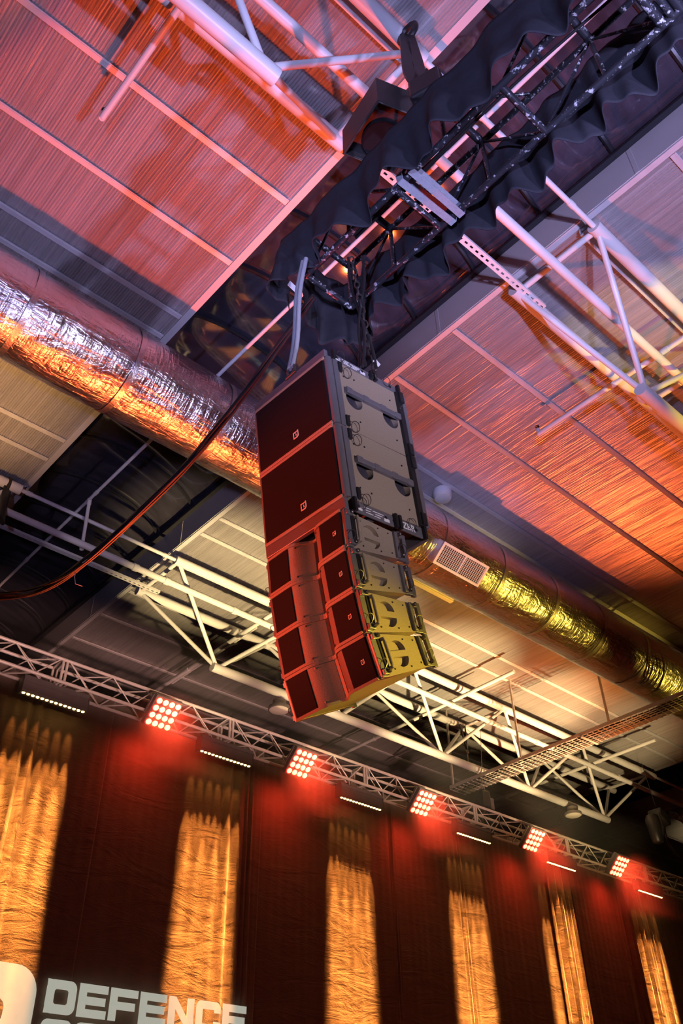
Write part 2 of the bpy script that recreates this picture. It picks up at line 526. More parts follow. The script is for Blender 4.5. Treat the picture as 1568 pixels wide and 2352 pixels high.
for y in (-0.91, 0.16, 1.22, 4.43, 5.50, 6.57, 6.99, 9.57, 10.1, 12.35, 13.35, 14.43, 15.5):
    purlin(y, X0, BAY_L - 0.09)
    purlin(y, BAY_R + 0.09, BAY2_L - 0.09)
    purlin(y, BAY2_R + 0.09, X1)
for y in (2.29, 3.36, 10.72, 11.92):        # deeper channels that sit on the roof trusses
    for xa, xb in ((X0, BAY_L - 0.09), (BAY_R + 0.09, BAY2_L - 0.09), (BAY2_R + 0.09, X1)):
        L = xb - xa; c = (xa + xb) / 2
        trim(MB().box((c, y + 0.17, HZ - 0.06), (L, 0.012, 0.12)).box((c, y + 0.10, HZ - 0.115), (L, 0.14, 0.012)), M_PURLIN)

# ------------------------------------------------------------------ triangular roof trusses
Z_TOP, Z_BOT = 8.76, 7.46


def roof_truss(label, ya, yb, xs_top, xe_top, xs_bot, xe_bot, nodes_bot, nodes_top, group):
    """two top chords at ya, yb and one bottom chord between them"""
    ym = (ya + yb) / 2
    t = thing('roof_truss', label, 'truss', (xs_top, ym, Z_BOT), group=group)
    inv = Vector((xs_top, ym, Z_BOT))
    def V(*p): return Vector(p) - inv
    for y in (ya, yb):
        MB().tube(V(xs_top, y, Z_TOP), V(xe_top, y, Z_TOP), 0.082, 20).build('top_chord', M_WHITE, t, smooth=True)
    MB().tube(V(xs_bot, ym, Z_BOT), V(xe_bot, ym, Z_BOT), 0.082, 20).build('bottom_chord', M_WHITE, t, smooth=True)
    for xb in nodes_bot:
        for xt in nodes_top:
            if abs(xt - xb) < 1.75:
                for y in (ya, yb):
                    MB().tube(V(xb, ym, Z_BOT), V(xt, y, Z_TOP), 0.036, 12).build('brace', M_WHITE, t, smooth=True)
    for xt in nodes_top:
        MB().tube(V(xt, ya, Z_TOP), V(xt, yb, Z_TOP), 0.038, 12).build('strut', M_WHITE, t, smooth=True)
    return t


g = 'white triangular roof trusses'
nb_mid = [7.45 + 2.82 * k for k in range(5)]
nt_mid = [6.12 + 2.82 * k for k in range(6)]
TR = []
TR.append(roof_truss('white tubular roof truss at the top of the picture, left of the dark roof light', 2.26, 3.42, -8.9, 3.28, -8.8, 1.98,
                     [1.86 - 2.82 * k for k in range(4)], [3.18 - 2.82 * k for k in range(5)], g))
TR.append(roof_truss('white tubular roof truss at the upper right edge beside the pale kerb', 2.26, 3.42, 6.05, 20.5, 7.34, 19.0, nb_mid, nt_mid, g))
TR.append(roof_truss('white tubular roof truss passing behind the loudspeaker stack', 10.72, 11.92, 6.05, 20.45, 7.35, 18.86, nb_mid, nt_mid, g))
TR.append(roof_truss('white roof truss end poking in at the left edge below the foil duct', 10.72, 11.92, -8.9, 3.28, -8.8, 1.98,
                     [1.86 - 2.82 * k for k in range(4)], [3.18 - 2.82 * k for k in range(5)], g))
TR.append(roof_truss('white roof truss beyond the far right roof light behind the moving light', 10.72, 11.92, 23.4, 30.9, 24.7, 30.8,
                     [24.8 + 2.82 * k for k in range(3)], [23.5 + 2.82 * k for k in range(3)], g))

# ------------------------------------------------------------------ pipes, tie rods, perforated channels
g = 'white service pipes under the roof'


def pipe(label, p, q, r, joints=(), group='white service pipes under the roof', m=None, cat='pipe', name='pipe'):
    p = Vector(p); q = Vector(q)
    t = thing(name, label, cat, p, group=group)
    MB().tube((0, 0, 0), q - p, r, 18).build('pipe_run', m or M_WHITE, t, smooth=True)
    d = (q - p).normalized()
    for f in joints:
        c = (q - p) * f
        MB().tube(c - d * 0.045, c + d * 0.045, r * 1.22, 18).build('coupling', m or M_WHITE, t, smooth=True)
    return t


def xline(px, py, z):
    return at_z(px, py, z).y


yE = xline(1300, 630, 8.35)
pipe('thick lavender lit pipe crossing under the near roof trusses and the roof light', (-8.9, yE, 8.35), (20.5, yE, 8.35), 0.055, (0.352, 0.31, 0.6, 0.45))
yA = xline(200, 1255, 8.35)
pipe('thick pipe crossing the dark roof light at lower left above the red cable', (-8.9, yA, 8.35), (30.8, yA, 8.35), 0.055, (0.36, 0.375, 0.41, 0.55, 0.62, 0.7))
pipe('thin white tie rod between truss ends at lower left under the roof light', (3.28, 10.72, 8.76), (6.05, 10.72, 8.76), 0.032, (0.05, 0.62, 0.93), 'white tie rods')
pipe('thin white tie rod between truss ends near the lower right black drape hem', (3.28, 2.26, 8.76), (6.05, 2.26, 8.76), 0.032, (0.3, 0.85), 'white tie rods')
pipe('white tie rod spanning the far right roof light', (20.45, 10.72, 8.76), (23.4, 10.72, 8.76), 0.032, (), 'white tie rods')
xB = 0.5 * (at_z(300, 1062, 8.95).x + at_z(1100, 275, 8.95).x)
pipe('long straight white pipe along the middle of the dark roof light', (xB, -3.0, 8.95), (xB, 16.5, 8.95), 0.026, (0.3, 0.52, 0.68, 0.8))
zd = 8.52
pl = pipe('sprinkler branch pipe ending over the red lit roof at upper left', at_z(235, 270, zd), (at_z(235, 270, zd).x, -3.0, zd), 0.035)
pr = pipe('sprinkler branch pipe ending over the orange lit roof at right', at_z(1237, 997, zd), (at_z(1237, 997, zd).x, -2.0, zd), 0.035, (0.18, 0.3, 0.42))
for root in (pl, pr):
    MB().tube((0, 0.0, -0.02), (0, 0.0, 0.09), 0.03, 14).build('elbow', M_WHITE, root, smooth=True)
    MB().lathe([(0.012, 0.08), (0.014, 0.13), (0.032, 0.14), (0.032, 0.15), (0.006, 0.16)], 16).build('sprinkler_head', M_STEELCHAIN, root, smooth=True)
zc = 8.45
for a, b, lab in (((622, 1411), (352, 1592), 'sloping cross pipe left of the loudspeaker stack behind the truss braces'),
                  ((1147, 1552), (748, 1755), 'cross pipe right of the loudspeaker stack ending under the orange roof'),
                  ((1472, 1706), (1120, 1850), 'cross pipe below the cable tray at lower right ending in a sprinkler')):
    p = at_z(*a, zc); q = at_z(*b, zc)
    x = (p.x + q.x) / 2
    r_ = pipe(lab, (x, p.y - 0.3, zc), (x, q.y, zc), 0.04, (0.3, 0.7), 'sprinkler cross pipes')
    MB().tube((0.13, 0.9, 0.06), (0.13, q.y - p.y - 0.2, 0.06), 0.02, 12).build('conduit', M_WHITE, r_, smooth=True)
pipe('slim vertical drop pipe joining the pipes over the lower left roof light', at_z(205, 1152, 8.78), at_z(187, 1262, 8.40), 0.028, (0.0, 0.95))


def channel(label, p, q):
    """slotted strut channel"""
    p = Vector(p); q = Vector(q); L = (q - p).length; d = (q - p).normalized()
    t = thing('slotted_channel', label, 'channel', p, group='slotted channels across the roof light')
    n = int(L / 0.09)
    holes = [[(0, 0), (L, 0), (L, 0.09), (0, 0.09)]]
    for k in range(n):
        a = 0.03 + k * L / n
        holes.append([(a, 0.033), (a, 0.057), (a + 0.045, 0.057), (a + 0.045, 0.033)])
    plate('web', holes, 0.004, M_WHITE, t)
    MB().box((L / 2, 0.0, 0.02), (L, 0.004, 0.04)).build('flange', M_WHITE, t)
    MB().box((L / 2, 0.09, 0.02), (L, 0.004, 0.04)).build('flange', M_WHITE, t)
    return t


yc1 = xline(150, 1268, 8.7)
channel('slotted cable channel crossing the lower left roof light below the thick pipe', (-2.0, yc1, 8.70), (6.35, yc1, 8.70))
yc2 = xline(1120, 588, 8.7)
channel('slotted cable channel emerging under the black drape at right', (3.3, yc2, 8.70), (6.5, yc2, 8.70))

# ------------------------------------------------------------------ foil duct
DY, DZ, DR = 7.15, 8.18, 0.56
dt = thing('air_duct', 'big round air duct wrapped in crinkled silver foil running across the roof', 'duct', (0, DY, DZ))
nseg = 64; rows = []
xs = [X0 + i * 0.08 for i in range(int((X1 - X0) / 0.08) + 1)]
seams = [1.62 - 1.33 * k for k in range(8)] + [1.62 + 1.33 * k for k in range(1, 22)]
for x in xs:
    row = []
    near = min(abs(x - s) for s in seams)
    pin = -0.014 * math.exp(-(near / 0.06) ** 2)
    for k in range(nseg + 1):
        a = 2 * PI * k / nseg
        v = Vector((x * 0.55, math.cos(a) * 2.2, math.sin(a) * 2.2))
        r = DR + pin + 0.014 * noise.noise(v) + 0.010 * noise.noise(v * 2.7)
        w = noise.noise(Vector((x * 3.2, math.cos(a) * 1.4, math.sin(a) * 1.4)))
        r += 0.010 * w
        row.append((x, r * math.cos(a), r * math.sin(a)))
    rows.append(row)
MB().grid(rows).build('foil_skin', M_FOIL, dt, smooth=True)
for s in seams:
    if X0 < s < X1:
        rr = [[(s + dx, (DR + 0.003) * math.cos(2 * PI * k / 48), (DR + 0.003) * math.sin(2 * PI * k / 48)) for k in range(49)] for dx in (-0.035, 0.035)]
        MB().grid(rr).build('seam_tape', M_TAPE, dt, smooth=True)
# side outlet with an egg-crate grille
gl = at_z(1076, 1290, 7.66)
ang = math.radians(230)
nrm = Vector((0, math.cos(ang), math.sin(ang)))
tan = Vector((0, -math.sin(ang), math.cos(ang)))
gc = Vector((gl.x, 0, 0)) + nrm * (DR + 0.02)
Rg = Matrix((Vector((1, 0, 0)), tan, nrm)).transposed()
box_o = MB().box(gc - nrm * 0.10, (1.0, 0.36, 0.32), Rg).build('outlet_box', M_TAPE, dt, bevel=0.01)


def to4(R3, p):
    m = R3.to_4x4(); m.translation = p; return m


fo = [[(-0.5, -0.18), (0.5, -0.18), (0.5, 0.18), (-0.5, 0.18)], [(-0.46, -0.145), (-0.46, 0.145), (-0.01, 0.145), (-0.01, -0.145)], [(0.01, -0.145), (0.01, 0.145), (0.46, 0.145), (0.46, -0.145)]]
fr = plate('outlet_frame', fo, 0.02, M_WHITE, dt, to4(Rg, gc + nrm * 0.07))
gm = MB()
for k in range(23):
    gm.box(gc + Vector((-0.45 + k * 0.041, 0, 0)) + nrm * 0.063, (0.006, 0.29, 0.012), Rg)
for k in range(12):
    gm.box(gc + tan * (-0.14 + k * 0.0255) + nrm * 0.063, (0.92, 0.005, 0.012), Rg)
gm.build('egg_crate_grille', M_WHITE, fr)
MB().box(gc + nrm * 0.058, (0.94, 0.30, 0.006), Rg).build('outlet_back', M_BLACK, fr)

# round ceiling sounder and batten light near the duct
p = at_z(1016, 1138, HZ - 0.1)
sd = thing('smoke_detector', 'round white detector under the grey roof right of the loudspeaker stack', 'detector', p)
MB().lathe([(0.08, 0.10), (0.145, 0.09), (0.15, 0.0), (0.14, -0.04)], 36).build('base', M_WHITE, sd, smooth=True)
MB().lathe([(0.14, -0.04), (0.13, -0.07), (0.10, -0.085), (0.0, -0.09)], 36).build('dome', M_LENS, sd, smooth=True)
b0 = at_z(948, 1326, HZ - 0.12); b1 = at_z(1034, 1380, HZ - 0.12)
yb_ = (b0.y + b1.y) / 2
ba = thing('batten_light', 'white strip batten fixed under the roof behind the foil duct', 'light fitting', (b0.x - 0.6, yb_, HZ - 0.12))
LB = b1.x - b0.x + 0.6
MB().box((LB / 2, 0, 0.035), (LB, 0.10, 0.13)).build('tray', M_BATTEN, ba, bevel=0.006)
MB().box((LB / 2, 0, -0.05), (LB - 0.02, 0.085, 0.04)).build('diffuser', M_LENS, ba, bevel=0.012)

exec_sections = True
# ------------------------------------------------------------------ black box truss with drapes
TXL, TXR, TZB, TZT = 2.535, 2.985, 5.50, 6.02
TYE, TYS = 3.08, -1.6
bt = thing('box_truss', 'scuffed black box truss carrying the loudspeaker stack', 'truss', (TXL, TYE, TZB))


def T(x, y, z): return Vector((x - TXL, y - TYE, z - TZB))


for x in (TXL, TXR):
    for z in (TZB, TZT):
        MB().tube(T(x, TYE, z), T(x, TYS, z), 0.024, 16).build('chord', M_BLACKMETAL, bt, smooth=True)
SPT = 0.935
for k in range(6):
    yb = TYE - SPT * k; yt = yb - SPT / 2
    if yb < TYS: break
    MB().tube(T(TXL, yb, TZB), T(TXR, yb, TZB), 0.024, 14).build('cross_bar', M_BLACKMETAL, bt, smooth=True)
    MB().tube(T(TXL, yt, TZT), T(TXR, yt, TZT), 0.030, 14).build('cross_bar', M_BLACKMETAL, bt, smooth=True)
    MB().tube(T(TXL, yt, TZT), T(TXR, yb - SPT, TZT), 0.013, 10).build('diagonal', M_BLACKMETAL, bt, smooth=True)
    for x in (TXL, TXR):
        MB().tube(T(x, yt, TZT), T(x, yt, TZB), 0.016, 10).build('post', M_BLACKMETAL, bt, smooth=True)
        MB().tube(T(x, yt, TZT), T(x, yb, TZB), 0.011, 10).build('diagonal', M_BLACKMETAL, bt, smooth=True)
        MB().tube(T(x, yt, TZT), T(x, yb - SPT, TZB), 0.011, 10).build('diagonal', M_BLACKMETAL, bt, smooth=True)
for x in (TXL, TXR):
    MB().tube(T(x, TYE, TZB), T(x, TYE, TZT), 0.022, 12).build('post', M_BLACKMETAL, bt, smooth=True)
MB().tube(T(TXL, TYE, TZT), T(TXR, TYE, TZT), 0.026, 12).build('cross_bar', M_BLACKMETAL, bt, smooth=True)
# doubled end bars at the joint near the top right corner
MB().tube(T(TXL, 0.34, TZB), T(TXR, 0.34, TZB), 0.03, 14).build('joint_bar', M_BLACKMETAL, bt, smooth=True)
MB().tube(T(TXL, 0.22, TZB), T(TXR, 0.22, TZB), 0.03, 14).build('joint_bar', M_BLACKMETAL, bt, smooth=True)


def drape(name, label, path, ztop, hem, seed, fold=0.055, freq=4.6, top_amp=0.012):
    """cloth hung along a path (list of (x, y)), folds grow towards the hem"""
    random.seed(seed)
    pts = [Vector((a, b, 0)) for a, b in path]
    seg = [(pts[i + 1] - pts[i]).length for i in range(len(pts) - 1)]
    tot = sum(seg); n = int(tot / 0.012); rows = []
    nz = 22
    cols = []
    for i in range(n + 1):
        s = tot * i / n; k = 0; q = s
        while k < len(seg) - 1 and q > seg[k]: q -= seg[k]; k += 1
        p = pts[k].lerp(pts[k + 1], min(1, q / seg[k]))
        # smooth normal around corners
        d = (pts[k + 1] - pts[k]).normalized()
        nn = Vector((d.y, -d.x, 0))
        cols.append((s, p, nn))
    for j in range(nz + 1):
        f = j / nz
        row = []
        for (s, p, nn) in cols:
            ph = 2 * PI * freq * s / 2.0 + 1.6 * noise.noise(Vector((s * 0.9, seed, 0)))
            w = math.sin(ph) + 0.45 * math.sin(2.3 * ph + seed) + 0.6 * noise.noise(Vector((s * 5, f * 1.5, seed)))
            amp = top_amp + fold * f ** 1.25
            hz = hem(s) + 0.035 * math.sin(ph * 0.5 + 0.4) + 0.04 * noise.noise(Vector((s * 2.2, 9, seed)))
            z = ztop + (hz - ztop) * f + 0.03 * (1 - f) * noise.noise(Vector((s * 3, 4, seed)))
            off = nn * (amp * w + 0.03 * noise.noise(Vector((s * 2.5, f * 3, seed + 5))))
            row.append((p.x + off.x, p.y + off.y, z))
        rows.append(row)
    o = MB().grid(rows).build(name, M_DRAPE, None, smooth=True, solid=0.006)
    tag(o, label, 'drape', 'black cloth drapes on the truss')
    return o


drape('cloth_drape', 'black cloth drape along the upper left side of the black box truss', [(2.42, -1.6), (2.42, 3.25), (2.45, 3.33), (2.56, 3.36)], 5.99,
      lambda s: 5.31 + 0.13 * min(1, max(0, (s - 1.5) / 3.0)) + (-0.06 if s > 4.75 else 0), 3, 0.06, 3.6)
drape('cloth_drape', 'black scallop hemmed drape hanging from the lower right side of the black box truss', [(3.10, -1.6), (3.10, 3.16), (3.06, 3.24), (2.62, 3.28)], 6.02,
      lambda s: 5.33 if s < 4.7 else 5.22, 8, 0.06, 4.8)

# white pipe clamps and grey slings tied round the truss
g = 'grey webbing slings round the black truss'
SY1 = at_z(935, 385, 5.465).y; SY2 = at_z(920, 417, 5.465).y
for (ya, yb2, lab) in ((SY1, SY1, 'grey webbing sling across the black truss, the one higher in the picture'), (SY2, SY2 - 0.02, 'grey webbing sling across the black truss next to the end bay')):
    loop = [(TXL - 0.03, ya, TZB - 0.035), (TXR + 0.03, yb2, TZB - 0.035), (TXR + 0.04, yb2, TZB + 0.04), (TXR + 0.03, yb2, TZB + 0.05), (TXL - 0.03, ya, TZB + 0.05), (TXL - 0.04, ya, TZB + 0.04)]
    mb = MB()
    mb.ribbon(loop + [loop[0]], (0, 0.026, 0), 0.007)
    tag(mb.build('webbing_sling', M_SLING, None), lab, 'sling', g)

# ------------------------------------------------------------------ loudspeaker stack


def rot3(y, t, r):
    return (Matrix.Rotation(y, 3, 'Z') @ Matrix.Rotation(t, 3, 'X') @ Matrix.Rotation(r, 3, 'Y'))


SW, SD, SH = 0.7174, 0.7149, 0.531
S_POS = Vector((2.4488, 3.1443, 4.3037)); S_YAW, S_TILT, S_ROLL = -1.5531, 0.164, 0.0323
R_SUB = rot3(S_YAW, S_TILT, S_ROLL)


def circle(cx, cy, r, n=28, a0=0.0):
    return [(cx + r * math.cos(a0 + 2 * PI * k / n), cy + r * math.sin(a0 + 2 * PI * k / n)) for k in range(n)]


def side_matrix(x, sgn):
    # plate xy -> (depth y, height z), normal to +-x
    return Matrix(((0, 0, sgn, x), (1, 0, 0, 0), (0, 1, 0, 0), (0, 0, 0, 1)))


def emblem(parent, x, z, s, y=-0.004):
    """small outlined plate emblem on the grille: rounded square with a cut corner"""
    out = [(-s, -s), (s * 0.55, -s), (s, -s * 0.55), (s, s * 1.2), (s * 0.75, s * 1.2), (s * 0.45, s), (-s, s)]
    k = 0.72
    inn = [(a * k, b * k) for a, b in reversed(out)]
    Mx = Matrix(((1, 0, 0, x), (0, 0, 1, y), (0, 1, 0, z), (0, 0, 0, 1)))
    o = plate('emblem', [out, inn], 0.003, M_EMBLEM, parent, Mx)
    bar = plate('emblem_bar', [[(-s * 0.05, -s * 0.35), (s * 0.4, -s * 0.35), (s * 0.4, -s * 0.1), (s * 0.2, -s * 0.1), (s * 0.2, s * 0.4), (-s * 0.05, s * 0.4)]], 0.003, M_EMBLEM, o, Mx)


def make_sub():
    t = thing('subwoofer', '', 'speaker', (0, 0, 0), group='subwoofers hung in the stack')
    t.rotation_euler = R_SUB.to_euler()
    pw = 0.045                                   # thickness of the side plates
    MB().box((0, SD / 2 + 0.01, -SH / 2), (SW - 2 * pw, SD - 0.02, SH - 0.006)).build('cabinet', M_CAB, t, bevel=0.004)
    # front grille inside a rim
    MB().box((0, 0.004, -SH / 2), (SW - 0.05, 0.03, SH - 0.05)).build('grille', M_GRILLE, t, bevel=0.004)
    for z in (-0.012, -SH + 0.012):
        MB().box((0, 0.006, z), (SW - 0.03, 0.034, 0.02)).build('front_rim', M_CAB, t, bevel=0.004)
    emblem(t, 0.03, -SH + 0.10, 0.024, -0.014)
    for sg in (1, -1):
        ol = [(0.03, -SH + 0.003), (SD, -SH + 0.003), (SD, -0.003), (0.03, -0.003)]
        hs = [ol]
        for cy in (0.21, 0.545):
            hs.append(list(reversed(circle(cy, -SH * 0.50, 0.072))))
        sp = plate('side_panel', hs, pw, M_CAB, t, side_matrix(sg * (SW / 2 - pw / 2), sg))
        # rounded front corner extrusion and rear edge extrusion
        MB().lathe([(0.026, -SH + 0.004), (0.028, -SH + 0.02), (0.028, -0.02), (0.026, -0.004)], 20, c=(sg * (SW / 2 - 0.014), 0.026, 0)).build('corner_post', M_RAIL, t, smooth=True)
        MB().box((sg * (SW / 2 + 0.004), 0.075, -SH / 2), (0.012, 0.045, SH - 0.01)).build('front_rail', M_RAIL, t, bevel=0.003)
        MB().box((sg * (SW / 2 + 0.010), SD - 0.06, -SH / 2), (0.024, 0.045, SH - 0.004)).build('rear_rail', M_BLACK, t, bevel=0.003)
        MB().box((sg * (SW / 2 + 0.006), SD - 0.018, -SH / 2), (0.03, 0.036, SH - 0.004)).build('rear_edge', M_RAIL, t, bevel=0.004)
        hb = MB().box((sg * (SW / 2 + 0.014), 0.375, -SH * 0.435), (0.03, 0.50, 0.036)).build('handle_bar', M_RAIL, t, bevel=0.005)
        for yy in (0.15, 0.30, 0.46, 0.60):
            MB().box((sg * (SW / 2 + 0.024), yy, -SH * 0.435), (0.014, 0.05, 0.046)).build('handle_clamp', M_RAIL, hb, bevel=0.004)
        for yy in (0.21, 0.545):
            MB().lathe([(0.07, -0.006), (0.068, 0.0), (0.05, 0.004), (0.0, 0.005)], 24, axis='X', c=(sg * (SW / 2 - pw + 0.004), yy, -SH * 0.50)).build('handle_cup', M_HOLE, t, smooth=True)
        for z in (-0.05, -SH + 0.05):
            MB().box((sg * (SW / 2 + 0.012), 0.105, z), (0.02, 0.03, 0.075)).build('latch', M_BLACK, t, bevel=0.003)
            MB().box((sg * (SW / 2 + 0.026), SD - 0.05, z), (0.02, 0.04, 0.09)).build('latch', M_BLACK, t, bevel=0.003)
            MB().torus((sg * (SW / 2 + 0.02), 0.16, z - 0.03), 0.035, 0.0025, (0, 1, 0), (sg * 0.4, 0, 1), 18, 5).build('pin_lanyard', M_STEELCHAIN, t, smooth=True)
        bolts = [(0.235, -0.09), (0.235, -SH + 0.10), (0.57, -0.10), (0.57, -SH + 0.10), (0.14, -SH * 0.2), (0.14, -SH * 0.8)]
        for yy, zz in bolts:
            MB().lathe([(0.006, 0), (0.006, 0.004), (0.003, 0.005)], 10, axis='X', c=(sg * (SW / 2 + 0.0), yy, zz)).build('screw', M_BLACK, t)
    return t


DOWN_S = R_SUB @ Vector((0, 0, -1))
sub1 = make_sub(); sub1.location = S_POS
sub1['label'] = 'upper subwoofer of the hung stack, directly under the top rigging frame'
sub2 = copy_tree(sub1); sub2.location = S_POS + DOWN_S * SH
sub2['label'] = 'lower subwoofer of the hung stack, just above the four smaller boxes'


def text_mesh(name, body, size, m, parent, M4, th=0.001):
    cu = bpy.data.curves.new(name, 'FONT'); cu.body = body; cu.size = size; cu.extrude = th; cu.offset = size * 0.012
    tmp = bpy.data.objects.new(name, cu); COL.objects.link(tmp)
    bpy.context.view_layer.update()
    me = bpy.data.meshes.new_from_object(tmp.evaluated_get(bpy.context.evaluated_depsgraph_get()))
    bpy.data.objects.remove(tmp)
    me.transform(M4); me.materials.clear(); me.materials.append(m)
    o = bpy.data.objects.new(name, me); COL.objects.link(o); o.parent = parent
    return o


def rig_frame(label, origin, R3, W, D, h, lettered):
    """steel rigging frame: front and rear beams, side plates, cross bars, labels"""
    t = thing('rigging_frame', label, 'rigging frame', origin, R3.to_euler(), 'steel rigging frames of the stack')
    MB().box((0, 0.012, h / 2), (W - 0.01, 0.03, h)).build('front_beam', M_RAIL, t, bevel=0.004)
    MB().box((0, D - 0.02, h / 2), (W - 0.01, 0.03, h)).build('rear_beam', M_RAIL, t, bevel=0.004)
    for yy in (0.25, 0.5):
        MB().box((0, yy, h * 0.45), (W - 0.04, 0.05, 0.03)).build('cross_beam', M_RAIL, t, bevel=0.004)
    for sg in (1, -1):
        sp = MB().box((sg * (W / 2 - 0.006), D / 2 + 0.02, h / 2), (0.012, D - 0.10, h)).build('side_plate', M_RAIL, t, bevel=0.003)
        for yy in (0.10, 0.33, 0.40, 0.60):
            MB().lathe([(0.011, 0), (0.011, 0.003)], 14, axis='X', c=(sg * (W / 2) - (0.002 if sg < 0 else 0), yy, h * 0.55)).build('bolt_hole', M_BLACK, sp)
        for yy in (0.06, 0.405, 0.44, D - 0.05):
            MB().box((sg * (W / 2 + 0.013), yy, h * 0.5), (0.026, 0.022, h * 1.25)).build('rigging_lug', M_BLACK, t, bevel=0.003)
        for yy in (0.13, 0.56):
            MB().torus((sg * (W / 2 + 0.012), yy, h * 0.9), 0.034, 0.0022, (0, 1, 0), (sg * 0.3, 0, 1), 18, 5).build('pin_lanyard', M_STEELCHAIN, t, smooth=True)
        if sg == 1:
            MB().box((W / 2 + 0.001, 0.105, h * 0.40), (0.003, 0.05, 0.022)).build('label_sticker', M_LABEL, sp)
            MB().box((W / 2 + 0.001, 0.335, h * 0.30), (0.003, 0.045, 0.022)).build('label_sticker', M_LABEL, sp)
            for (ya, yb, zz) in ((0.15, 0.21, 0.72), (0.16, 0.20, 0.5), (0.16, 0.22, 0.28), (0.22, 0.31, 0.66), (0.24, 0.30, 0.46), (0.23, 0.28, 0.24)):
                MB().box((W / 2 + 0.001, (ya + yb) / 2, h * zz), (0.002, yb - ya, 0.0045)).build('printed_line', M_LABEL, sp)
            if lettered:
                text_mesh('lettering', 'ZBR', 0.062, M_LABEL, sp, Matrix(((0, 0, 1, W / 2 + 0.002), (1, 0, 0, 0.475), (0, 1, 0, h * 0.25), (0, 0, 0, 1))))
    return t


FH = 0.075
rig_frame('top rigging frame bolted over the upper subwoofer, hung by sling and chain', S_POS + R_SUB @ Vector((0, 0, 0.002)), R_SUB, SW, SD, 0.055, False)
rig_frame('rigging frame with white letters between the subwoofers and the smaller boxes', S_POS + DOWN_S * (2 * SH + FH + 0.002), R_SUB, SW, SD, FH, True)

KS = 0.95
KW, KD, KHF, KHR = 0.7329 * KS, 0.4342 * KS, 0.2687 * KS, 0.1911 * KS
K_P = Vector((2.7744, 3.3669, 3.3481)) * KS
K_YAW, K_ROLL = -1.597, 0.0286
K_T = (0.1502, 0.2329, 0.2803, 0.4109)


